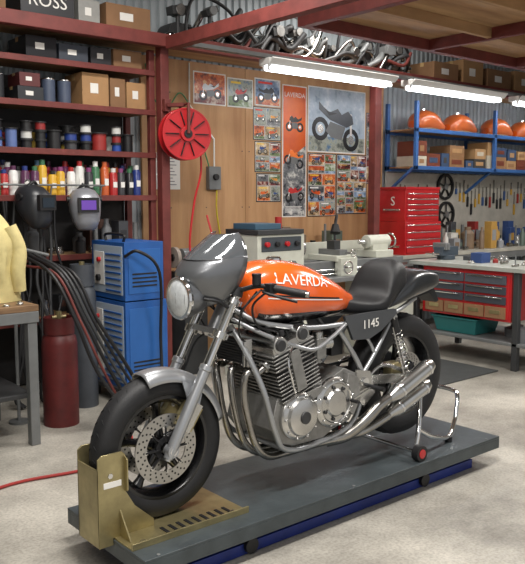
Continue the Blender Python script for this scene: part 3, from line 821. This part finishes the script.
# welder
w = empty('welding_machine', (2.77, 4.86, 0))
VENT = mat('louvre_grey', (168, 182, 196), .45, var=.05)
def unit(name, z0, z1, dx, dy):
    b = B(name, w, bevel=.006)
    b.bx(0, dx, 0, dy, z0, z1, BLUE)
    b.bx(-.004, 0, .03, dy-.03, z0+.04, z1-.03, VENT)
    n = int((z1-z0)/.045)
    for i in range(n-2):
        zz = z0+.06+i*.045; b.bx(-.012, -.004, .05, dy*.55, zz, zz+.012, BLUE)
    b.bx(-.008, -.004, dy*.6, dy-.05, z0+.1, z1-.08, PAPER)
    b.cyl((-.03, dy*.75, z0+.15), (-.004, dy*.75, z0+.15), .025, BLM)
    b.cyl((-.03, dy*.72, z1-.14), (-.008, dy*.72, z1-.14), .018, RED)
    b.bx(.03, dx-.03, -.004, 0, z0+.05, z1-.05, mat('blue_panel', (40, 94, 162), .4, var=.06))
    for i in range(4): b.bx(.06, dx-.06, -.007, -.004, z0+.10+i*.03, z0+.112+i*.03, BLM)
    b.done()
unit('power_source', .13, .78, .36, .56); unit('wire_feeder', .79, 1.22, .33, .50)
b = B('trolley', w, bevel=.003)
b.bx(-.03, .38, -.03, .58, .10, .13, DGREY)
for x in (-.02, .33):
    b.cyl((x, .06, .06), (x+.04, .06, .06), .06, BLM); b.cyl((x, .5, .06), (x+.04, .5, .06), .06, BLM)
b.tube([(.05, .1, 1.22), (.05, .1, 1.27), (.05, .36, 1.27), (.05, .36, 1.22)], .01, BLM)
b.tube([(.0, -.0, 1.12), (.06, -.10, 1.16), (.22, -.12, 1.0), (.26, -.06, .5), (.24, -.10, .2), (.18, -.14, .015)], .012, BLM, n=8)
b.done()
b = B('air_hose')
b.tube([(1.0, 3.75, .011), (1.5, 3.9, .011), (1.95, 3.85, .011), (2.25, 4.05, .011), (2.42, 4.2, .011), (2.35, 4.32, .011)], .009, flat((150, 40, 36)), n=8)
b.done()

# hose reel
b = B('hose_reel', bevel=.002)
c = Vector((3.58, 5.26, 2.06)); a = Vector((-.25, -.97, 0)).normalized()
for s0 in (-.055, .05):
    o = c+a*s0
    b.rev([(.05, 0), (.205, 0), (.212, .004), (.205, .01), (.05, .01)], o, a, RED, 44, closed=True)
    b.rev([(.195, -.012), (.21, -.012), (.21, .014), (.195, .014)], o, a, RED, 44, closed=True)
BR = basis(a)
for k in range(10):
    t = 2*pi*k/10; d = BR @ Vector((cos(t), sin(t), 0)); b.beam(c+a*.062+d*.07, c+a*.062+d*.185, .035, .006, BLM)
b.cyl(c-a*.045, c+a*.05, .16, BLM, n=36); b.cyl(c+a*.05, c+a*.085, .06, RED, n=28); b.cyl(c+a*.085, c+a*.095, .035, BLM, n=20)
b.tube([c+a*.1, c+a*.1+Vector((0, 0, .24)), c-a*.09+Vector((0, 0, .24)), c-a*.09], .014, REDD, smooth=False, n=8)
b.beam(c+Vector((0, 0, .24)), (3.5, 5.38, 2.30), .05, .03, REDD); b.beam((3.5, 5.38, 2.30), (3.5, 5.42, 2.30), .06, .1, REDD)
b.tube([c+Vector((.15, 0, -.05)), c+Vector((.16, 0, -.3)), (3.64, 5.22, 1.5), (3.58, 5.2, 1.12), (3.66, 5.15, .95), (3.76, 5.1, 1.1), (3.74, 5.18, 1.4)], .009, RED, n=8)
b.done()

# ================================================================== POSTERS
PAL = [[(40, 60, 36), (110, 130, 84), (190, 196, 180)], [(36, 40, 46), (110, 112, 114), (210, 208, 200)], [(90, 40, 26), (200, 96, 40), (230, 190, 130)], [(60, 80, 110), (130, 156, 186), (220, 226, 230)], [(110, 84, 54), (186, 160, 120), (226, 214, 190)], [(30, 30, 36), (120, 40, 36), (210, 190, 170)], [(90, 96, 90), (160, 164, 150), (70, 110, 150)]]
PM = [photo_mat(i, PAL[i % 7], 9+(i % 3)*4) for i in range(14)]
DK = flat((24, 24, 28), .3)
def pic_bike(b, cx, cz, s, y, col, rnd):
    a = rnd.uniform(-.25, .25); fl = rnd.choice((-1, 1)); q = rnd.uniform(.75, 1.05)
    def T(px, pz):
        px *= fl*q; return (cx+(px*cos(a)-pz*sin(a))*s, cz+(px*sin(a)+pz*cos(a))*s)
    P = lambda L: [(T(px, pz)[0], y, T(px, pz)[1]) for px, pz in L]
    for sx in (-.3, .3):
        X, Z_ = T(sx, -.14)
        b.rev([(.09*s, -.0004), (.155*s, -.0004), (.155*s, .0004), (.09*s, .0004)], (X, y, Z_), (0, 1, 0), DK, 18, closed=True)
        b.cyl((X, y-.0006, Z_), (X, y, Z_), .06*s, ALU, n=12)
    b.prism(P([(-.16, .0), (.14, 0), (.2, -.14), (.08, -.2), (-.12, -.19)]), (0, -.0005, 0), GREY)
    b.prism(P([(-.26, .17), (-.16, .22), (-.05, .14), (.04, .20), (.2, .10), (.40, .2), (.38, .1), (.16, .02), (-.18, .0), (-.3, .08)]), (0, -.0009, 0), col)
    b.prism(P([(.04, .135), (.2, .12), (.3, .15), (.18, .07)]), (0, -.0014, 0), DK)
    b.prism(P([(-.32, -.14), (-.28, -.14), (-.2, .2), (-.24, .2)]), (0, -.0005, 0), PAPER)
BC = [(220, 90, 30), (190, 36, 30), (220, 150, 50), (215, 215, 212), (44, 76, 140), (30, 30, 34), (225, 100, 36)]
def picture(b, x0, x1, z0, z1, y, rnd, border=.006, mt=None, col=None, big=False):
    b.bx(x0, x1, y-.0006, y, z0, z1, PAPER)
    y -= .0007; m = border
    x0 += m; x1 -= m; z0 += m; z1 -= m
    b.bx(x0, x1, y-.0003, y, z0, z1, mt or PM[rnd.randrange(14)])
    b.bx(x0, x1, y-.0005, y, z0, z0+(z1-z0)*rnd.uniform(.2, .38), PM[rnd.randrange(14)])
    s = min((x1-x0)*1.0, (z1-z0)*1.5); y -= .0012
    if rnd.random() < .85 or big: pic_bike(b, (x0+x1)/2, z0+(z1-z0)*.45, s*rnd.uniform(.8, 1.0), y, flat(col or rnd.choice(BC), .3), rnd)
    if rnd.random() < .5: b.bx(x0+(x1-x0)*.1, x0+(x1-x0)*rnd.uniform(.5, .85), y-.0006, y, z1-(z1-z0)*.16, z1-(z1-z0)*.08, flat(rnd.choice([(230, 60, 40), (235, 235, 230), (240, 200, 60)]), .4))
def split(x0, x1, z0, z1, rnd, mn):
    W = x1-x0; H = z1-z0
    if (W < mn*2 and H < mn*1.5): return [(x0, x1, z0, z1)]
    f = rnd.uniform(.38, .62)
    if W > H*1.3: return split(x0, x0+W*f, z0, z1, rnd, mn)+split(x0+W*f, x1, z0, z1, rnd, mn)
    return split(x0, x1, z0, z0+H*f, rnd, mn)+split(x0, x1, z0+H*f, z1, rnd, mn)
YP = 5.964
def poster(x0, x1, z0, z1, seed, mn=None, **kw):
    rnd = random.Random(seed); b = B('poster')
    b.bx(x0, x1, YP-.0015, YP, z0, z1, kw.pop('back', PAPER))
    if mn is None: picture(b, x0, x1, z0, z1, YP-.0016, rnd, border=.012, **kw)
    else:
        for (a, c, d, e) in split(x0+.008, x1-.008, z0+.008, z1-.008, rnd, mn): picture(b, a+.002, c-.002, d+.002, e-.002, YP-.0016, rnd, border=.003)
    b.done()
poster(4.16, 4.54, 2.42, 2.72, 1); poster(4.56, 4.88, 2.42, 2.70, 2); poster(4.90, 5.24, 2.46, 2.73, 3)
poster(4.88, 5.25, 2.12, 2.45, 4, .12, back=DK); poster(4.90, 5.25, 1.80, 2.11, 5, .10, back=DK); poster(4.92, 5.25, 1.50, 1.79, 6, .12, back=DK)
b = B('poster'); rnd = random.Random(12)
x0, x1, z0, z1 = 5.27, 5.61, 1.34, 2.70
OR = mat('poster_orange', (224, 104, 30), .3, col2=(196, 74, 20), scale=3)
b.bx(x0, x1, YP-.002, YP, z0, z1, PAPER); b.bx(x0+.012, x1-.012, YP-.0026, YP-.002, z0+.012, z1-.012, OR)
b.prism([(x0+.012, YP-.0027, z0+.55), (x1-.012, YP-.0027, z0+.75), (x1-.012, YP-.0027, z0+.012), (x0+.012, YP-.0027, z0+.012)], (0, -.0005, 0), PM[1])
b.text('LAVERDA', .068, PAPER, FACE_Y(((x0+x1)/2, YP-.0035, z1-.1)), .0003)
pic_bike(b, (x0+x1)/2, z1-.38, .32, YP-.0036, flat((30, 30, 34)), rnd); pic_bike(b, (x0+x1)/2, z0+.62, .33, YP-.0036, flat((235, 120, 40)), rnd); pic_bike(b, (x0+x1)/2, z0+.25, .30, YP-.0036, flat((200, 40, 36)), rnd)
for i in range(5): b.bx(x0+.04, x1-.06-.02*(i % 2), YP-.0035, YP-.003, z0+.05+i*.014, z0+.056+i*.014, PAPER)
b.done()
poster(5.63, 6.52, 2.03, 2.72, 8, mt=photo_mat(30, [(120, 140, 160), (170, 186, 200), (206, 214, 220)], 4), col=(70, 74, 80), big=True)
poster(5.63, 6.06, 1.34, 2.02, 9, .13, back=DK); poster(6.07, 6.56, 1.36, 2.02, 19, .11, back=DK)
poster(6.54, 6.80, 1.7, 2.5, 29, .15, back=DK)
b = B('notice_sheet'); b.bx(3.74, 4.0, 5.960, 5.964, 1.62, 1.95, PAPER)
for i in range(9): b.bx(3.77, 3.96-.02*(i % 3), 5.9594, 5.96, 1.66+i*.03, 1.667+i*.03, flat((90, 90, 95)))
b.done()
b = B('power_outlet_box', bevel=.004); b.bx(4.30, 4.44, 5.91, 5.965, 1.62, 1.84, GREY); b.cyl((4.37, 5.88, 1.74), (4.37, 5.91, 1.74), .03, BLM)
b.tube([(4.38, 5.94, 1.84), (4.38, 5.94, 2.1), (4.10, 5.94, 2.4), (4.10, 5.94, 2.78)], .008, flat((225, 225, 220)), smooth=False); b.tube([(4.40, 5.93, 1.62), (4.40, 5.93, 1.4), (4.46, 5.94, 1.12)], .008, flat((210, 190, 50)))
b.tube([(3.62, 5.92, 2.72), (3.70, 5.94, 2.45), (3.85, 5.94, 2.35), (4.0, 5.94, 2.5), (4.15, 5.94, 2.3), (4.28, 5.94, 1.95), (4.33, 5.94, 1.8)], .007, flat((70, 130, 84)), n=8); b.done()

# ================================================================== LATHE
la = empty('lathe', (3.95, 4.72, 0))
b = B('cabinet', la, bevel=.008)
b.bx(0, .55, 0, .5, 0, .80, CREAM); b.bx(1.5, 1.95, 0, .5, 0, .80, CREAM); b.bx(0, 1.98, -.04, .55, .80, .84, GREY); b.bx(0, 1.98, .52, .55, .84, 1.12, CREAM)
b.bx(.08, .47, -.006, 0, .15, .65, GREY)
b.done()
b = B('headstock', la, bevel=.01)
b.bx(0, .52, .05, .48, .84, 1.24, CREAM); b.bx(-.01, .5, .03, .47, 1.24, 1.28, DGREY)
b.bx(.04, .48, .042, .05, 1.10, 1.22, flat((60, 66, 72)))
for i in range(4): b.cyl((.09+i*.11, .015, 1.16), (.09+i*.11, .045, 1.16), .022, BLM if i % 2 else RED)
b.cyl((.15, .01, .97), (.15, .05, .97), .05, BLM); b.cyl((.36, .01, .97), (.36, .05, .97), .05, ALU)
b.cyl((.52, .26, 1.10), (.57, .26, 1.10), .07, GREY, n=28); b.cyl((.57, .26, 1.10), (.65, .26, 1.10), .1, ALU, n=32)
for k in range(3):
    t = 2*pi*k/3; b.box((.66, .26+.05*cos(t), 1.10+.05*sin(t)), (.05, .025, .025), GREY)
b.bx(.02, .3, .1, .4, 1.281, 1.33, flat((60, 90, 110))); b.cyl((.4, .25, 1.281), (.4, .25, 1.38), .03, flat((170, 40, 36)), n=16)
b.done()
b = B('bed', la, bevel=.004)
b.bx(.5, 1.95, .14, .22, .84, .97, GREY); b.bx(.5, 1.95, .32, .40, .84, .97, GREY); b.bx(.5, 1.95, .16, .38, .86, .93, DGREY)
b.cyl((.5, .09, .90), (1.95, .09, .90), .011, CHR); b.cyl((.5, .09, .86), (1.95, .09, .86), .011, CHR)
b.done()
b = B('carriage', la, bevel=.006)
b.bx(.95, 1.2, .08, .46, .97, 1.02, CREAM); b.bx(.97, 1.18, .04, .12, .82, 1.0, CREAM); b.bx(1.03, 1.13, .12, .4, 1.02, 1.07, GREY); b.bx(1.04, 1.12, .2, .3, 1.07, 1.15, DGREY)
for q, r in (((1.02, 0, .92), .06), ((1.08, .0, 1.045), .035)):
    b.rev([(r*.8, -.006), (r, -.006), (r, .006), (r*.8, .006)], q, (0, 1, 0), CHR, 28, closed=True); b.cyl((q[0], 0, q[2]), (q[0], .1, q[2]), .01, GREY); b.beam((q[0]-r*.9, 0, q[2]), (q[0]+r*.9, 0, q[2]), .01, .01, CHR)
b.tube([(1.15, .3, 1.05), (1.2, .35, 1.3), (1.12, .25, 1.38), (1.05, .2, 1.28)], .012, BLM); b.cyl((1.05, .2, 1.3), (1.03, .18, 1.22), .03, BLM, r2=.05)
b.done()
b = B('tailstock', la, bevel=.01)
b.bx(1.55, 1.80, .14, .40, .97, 1.04, CREAM); b.cyl((1.53, .26, 1.12), (1.83, .26, 1.12), .065, CREAM, n=24); b.bx(1.57, 1.79, .2, .32, 1.0, 1.12, CREAM)
b.cyl((1.43, .26, 1.12), (1.55, .26, 1.12), .02, CHR, r2=.025); b.rev([(.06, 0), (.078, 0), (.078, .015), (.06, .015)], (1.88, .26, 1.12), (1, 0, 0), CHR, 28, closed=True)
b.cyl((1.83, .26, 1.12), (1.90, .26, 1.12), .012, GREY); b.beam((1.887, .19, 1.12), (1.887, .33, 1.12), .012, .01, CHR)
b.done()

b = B('bench_grinder', bevel=.003)
b.bx(3.66, 3.90, 5.40, 5.64, 0, .9, DGREY); b.cyl((3.70, 5.52, 1.03), (3.86, 5.52, 1.03), .075, GREY, n=28); b.bx(3.72, 3.84, 5.45, 5.59, .9, .97, GREY)
for x in (3.62, 3.87): b.cyl((x, 5.52, 1.03), (x+.035, 5.52, 1.03), .09, flat((150, 140, 130)), n=28); b.cyl((x-.01, 5.52, 1.03), (x+.04, 5.52, 1.03), .03, BLM)
b.done()
b = B('side_table', bevel=.003)
b.bx(4.5, 5.95, 5.5, 5.9, .86, .90, WOOD)
for x in (4.5, 5.9):
    for y in (5.5, 5.85): b.bx(x, x+.05, y, y+.05, 0, .86, GREY)
b.done()
clutter('spare_tooling', 4.55, 5.9, 5.53, 5.86, .90, 18, .06, .18, .4, 51)

# ================================================================== RIGHT SIDE
b = B('wall_workbench', bevel=.003)
BT = mat('bench_top_grey', (168, 165, 154), .5, var=.12)
b.bx(6.2, 10.4, 5.28, 5.94, .88, .92, BT)
b.bx(6.2, 10.4, 5.29, 5.33, .80, .88, GREY)
for x in (6.21, 7.5, 8.9, 10.34):
    for y in (5.30, 5.86): b.bx(x, x+.05, y, y+.05, 0, .88, GREY)
b.bx(6.27, 10.33, 5.32, 5.92, .30, .33, WOOD)
b.done()
clutter('stored_boxes', 6.3, 10.2, 5.38, 5.84, .33, 22, .15, .35, .4, 14)
b = B('tool_chest', bevel=.006)
x0, x1, y0, y1 = 6.46, 7.08, 5.30, 5.72
b.bx(x0, x1, y0, y1, .921, 1.28, RED); b.bx(x0+.02, x1-.02, y0+.02, y1-.02, 1.281, 1.63, RED); b.bx(x0+.01, x1-.01, y0+.01, y1-.01, 1.63, 1.66, RED)
def drw(za, zb, n, xa, xb, yy):
    for i in range(n):
        q0 = za+(zb-za)*i/n+.006; q1 = za+(zb-za)*(i+1)/n-.006
        b.bx(xa, xb, yy-.012, yy, q0, q1, RED); b.bx(xa, xb, yy-.02, yy-.012, q1-.014, q1-.002, CHR)
drw(.94, 1.26, 4, x0+.02, x1-.02, y0); drw(1.30, 1.60, 5, x0+.04, x1-.04, y0+.02)
for z in (1.0, 1.4): b.bx(x0-.006, x0, y0+.08, y1-.1, z, z+.02, CHR)
b.text('S', .14, PAPER, FACE_X((x0+.019, y0+.2, 1.5)), .001)
b.done()
clutter('bench_clutter', 7.15, 10.2, 5.32, 5.85, .92, 60, .06, .18, .34, 15)

b = B('wall_shelf_rack', bevel=.003)
for x in (6.86, 8.4, 9.9):
    for y in (5.5, 5.92): b.bx(x, x+.045, y, y+.04, 1.86, 2.62, RACKB)
    b.beam((x+.02, 5.93, 1.6), (x+.02, 5.55, 1.88), .03, .03, RACKB)
for z in (1.88, 2.30):
    b.bx(6.86, 9.95, 5.5, 5.53, z-.022, z+.022, RACKB); b.bx(6.86, 9.95, 5.92, 5.96, z-.03, z+.03, RACKB); b.bx(6.9, 9.9, 5.53, 5.92, z, z+.018, PLYU)
b.done()
WC = [(186, 146, 100), (160, 120, 82), (150, 112, 76), (60, 80, 110), (120, 60, 40), (70, 66, 62), (200, 190, 170)]
rnd = random.Random(21); b = B('wooden_boxes', bevel=.003); x = 6.95
while x < 9.6:
    wd_ = rnd.uniform(.16, .34); z = 1.899
    for q in range(rnd.choice((1, 2, 2))):
        h = rnd.uniform(.08, .17); dx = rnd.uniform(0, .03); m = flat(rnd.choice(WC)); b.bx(x+dx, x+wd_-.01, 5.56, 5.86, z, z+h, m); b.bx(x+dx+.04, x+wd_-.06, 5.557, 5.56, z+h*.3, z+h*.7, flat(rnd.choice(WC))); z += h+.001
    x += wd_
b.done()
for i, x in enumerate((7.30, 7.95, 8.75, 9.4)):
    b = B('spare_fuel_tank'); z = 2.32; yc = 5.7
    T = [(-.27, .05, .02, .10), (-.22, .11, .0, .17), (-.1, .14, 0, .23), (.05, .135, 0, .21), (.18, .10, .0, .13), (.27, .06, .02, .08)]
    b.loft([sup(x+q[0], q[1], z+q[2], z+q[3], 2.6, 32, yc) for q in interp(T, 18)], ORG, matfn=lambda i, k: PAPER if sin(2*pi*(k+.5)/32) < -.7 else mat('tank_faded_orange', (208, 104, 50), .3, coat=.6, var=.06))
    b.cyl((x-.08, yc, z+.225), (x-.08, yc, z+.245), .03, CHR); b.done(ang=60)
for x, z in ((8.02, 1.68), (8.05, 1.33)):
    b = B('wheel_rim'); b.rev([(.135, 0), (.165, 0), (.165, .03), (.15, .035), (.135, .03)], (x, 5.965, z), (0, -1, 0), BLM, 36, closed=True)
    b.cyl((x, 5.965, z), (x, 5.93, z), .04, GREY, n=24)
    for k in range(5):
        t = 2*pi*k/5+.3; b.beam((x+.03*cos(t), 5.95, z+.03*sin(t)), (x+.14*cos(t), 5.95, z+.14*sin(t)), .024, .014, BLM)
    b.done()
b = B('white_board', bevel=.003); b.bx(6.9, 10.2, 5.97, 5.985, .95, 1.84, mat('board_white', (176, 172, 162), .6, var=.12)); b.done()
b = B('tool_board_tools', bevel=.001)
rnd = random.Random(3)
for i in range(36):
    x = 7.15+i*.085
    if 7.8 < x < 8.25: continue
    L = rnd.uniform(.15, .34); zt = rnd.uniform(1.62, 1.78); b.bx(x, x+.014, 5.955, 5.968, zt-L, zt, STEEL); b.bx(x-.008, x+.022, 5.95, 5.968, zt-L, zt-L*.55, flat(rnd.choice([(150, 40, 36), (30, 30, 34), (50, 80, 130), (190, 150, 60), (30, 30, 34)])))
b.done()

# peninsula bench with drawers
b = B('workbench', bevel=.004)
TOP = mat('bench_top_steel', (168, 171, 164), .4, .2, var=.1)
b.bx(5.98, 6.8, 3.2, 4.85, .885, .925, TOP)
for x in (6.0, 6.72):
    for y in (3.24, 3.64, 4.76): b.bx(x, x+.055, y, y+.055, 0, .885, DGREY)
b.bx(6.0, 6.77, 3.25, 4.82, .22, .25, GREY)
b.done()
b = B('drawer_cabinet', bevel=.004)
b.bx(6.02, 6.6, 3.72, 4.70, .43, .882, RED)
b.bx(6.013, 6.02, 3.74, 4.68, .45, .86, RED)
rows = ((.455, .56, 4, CARD2), (.585, .655, 2, flat((60, 64, 72))), (.675, .745, 2, flat((60, 64, 72))), (.765, .845, 2, flat((76, 80, 88))))
for za, zb, n, m in rows:
    for i in range(n):
        ya = 3.76+.90*i/n+.008; yb = 3.76+.90*(i+1)/n-.008
        b.bx(5.995, 6.013, ya, yb, za, zb, m)
        if n == 4: b.bx(5.992, 5.995, ya+.05, yb-.05, za+.04, zb-.03, GOLD)
        else: b.bx(5.985, 5.995, ya+.03, yb-.03, zb-.018, zb-.008, CHR)
b.done()
clutter('workbench_parts', 6.08, 6.75, 3.3, 4.5, .925, 18, .05, .16, .12, 31)
b = B('bench_vice', bevel=.004)
VC = flat((60, 70, 80))
b.cyl((6.35, 4.68, .926), (6.35, 4.68, .97), .09, VC); b.box((6.35, 4.68, 1.01), (.26, .11, .09), VC); b.box((6.25, 4.68, 1.06), (.03, .16, .07), GREY); b.box((6.29, 4.68, 1.06), (.03, .16, .07), GREY)
b.cyl((6.13, 4.68, .99), (6.25, 4.68, .99), .016, CHR); b.cyl((6.13, 4.60, .99), (6.13, 4.77, .99), .007, CHR); b.done()
b = B('storage_tub', bevel=.004)
TE = mat('teal_plastic', (40, 112, 112), .45, var=.06)
b.loft([[(6.05+d, 4.10+d, z), (6.45-d, 4.10+d, z), (6.45-d, 4.60-d, z), (6.05+d, 4.60-d, z)] for z, d in ((.252, .03), (.39, 0), (.39, -.015), (.405, -.015), (.405, .012), (.27, .04))], TE); b.done()
clutter('underbench_boxes', 6.06, 6.7, 3.32, 4.0, .25, 5, .15, .3, .15, 33, [(70, 60, 54), (110, 112, 115), (50, 60, 80)])
b = B('rubber_mat', bevel=.003); b.bx(4.75, 5.9, 3.75, 4.6, 0.0, .012, mat('mat_rubber', (58, 60, 60), .8, var=.15, bump=.3)); b.done()

# ================================================================== LOFT STORAGE
b = B('spare_parts_pile', bevel=.002)
rnd = random.Random(9); ZS = 2.861
for i in range(11):
    x = 3.8+i*.29; s_ = rnd.uniform(.07, .13); y = 5.76
    m = rnd.choice([CAST, DARKCAST, DGREY, GREY])
    b.cyl((x, y-s_, ZS+s_), (x, y+s_, ZS+s_), s_, m, n=20); b.bx(x-s_*.8, x+s_*.8, y-s_, y+s_, ZS, ZS+s_, m)
    for k in range(6): b.bx(x+s_*.7, x+s_*1.9, y-s_*.8, y+s_*.8, ZS+.02+k*.03, ZS+.028+k*.03, m)
    b.bx(x+s_*.8, x+s_*1.7, y-s_*.6, y+s_*.6, ZS, ZS+.2, m)
for i in range(40):
    x = 3.62+i*.075; L = rnd.uniform(.3, .6); y = rnd.uniform(5.48, 5.66); z = ZS+.03; r = rnd.uniform(.014, .034)
    b.tube([(x, y, z), (x+L*.3, y+rnd.uniform(-.03, .06), z+rnd.uniform(0, .16)), (x+L*.7, y+rnd.uniform(-.03, .1), z+rnd.uniform(.04, .26)), (x+L, y+rnd.uniform(0, .12), z+rnd.uniform(.02, .40))], r, rnd.choice([STEEL, DGREY, GREY, REDD, BLM, CHR, GREY]), n=10)
for i in range(12):
    x = 3.8+i*.26; y = rnd.uniform(5.55, 5.7); z = ZS+rnd.uniform(.16, .3); R2 = Matrix.Rotation(rnd.uniform(-.6, .6), 3, 'Y'); s_ = rnd.uniform(.04, .08)
    b.box((x, y, z), (s_*2.4, s_*1.5, s_), rnd.choice([CAST, DGREY, GREY, BLM]), R2); b.cyl((x, y-.06, z), (x, y+.06, z), s_*.7, rnd.choice([CAST, ALU, GREY]), n=16)
    b.cyl((x, y, ZS), (x, y, z), .02, DGREY, n=10)
for x, rr in ((4.75, .20), (6.3, .2)):
    o = Vector((x, 5.66, ZS+rr)); ax_ = Vector((rnd.uniform(-.3, .3), -1, .15))
    b.rev([(rr-.035, -.025), (rr-.01, -.035), (rr, 0), (rr-.01, .035), (rr-.035, .025)], o, ax_, DGREY, 36, closed=True)
    Rb = basis(ax_)
    for k in range(6):
        t = 2*pi*k/6; d = Rb @ Vector((cos(t), sin(t), 0)); b.cyl(o, o+d*(rr-.03), .009, GREY, n=8)
for x in (4.1, 5.1, 5.95, 6.55):
    y = 5.6; b.tube([(x-.25, y, ZS+.05), (x-.2, y, ZS+.38), (x+.05, y+.02, ZS+.42), (x+.3, y+.04, ZS+.30), (x+.22, y, ZS+.06), (x, y, ZS+.03)], .016, rnd.choice([REDD, DGREY, BLM, GREY]), n=8, closed=True)
b.done()
carton(7.7, 8.1, 5.5, 5.85, 2.86, .3, CARD); carton(8.2, 8.7, 5.5, 5.85, 2.86, .25, CARD2); carton(7.15, 7.6, 5.5, 5.85, 2.86, .22, CARD2); carton(8.8, 9.3, 5.5, 5.85, 2.86, .28, CARD)

# ================================================================== WORLD + CAMERA
wd = bpy.data.worlds.new('World'); scene.world = wd; wd.use_nodes = True
bg = wd.node_tree.nodes['Background']; bg.inputs[0].default_value = (.95, .96, .98, 1); bg.inputs[1].default_value = .62
cam = bpy.data.cameras.new('Camera'); co = bpy.data.objects.new('Camera', cam); COL.objects.link(co)
co.location = (0, 0, 1.55); co.rotation_euler = (radians(90-6.38), 0, radians(-40))
cam.sensor_fit = 'HORIZONTAL'; cam.sensor_width = 36; cam.lens = 760/525*36
scene.camera = co
scene.view_settings.view_transform = 'Standard'
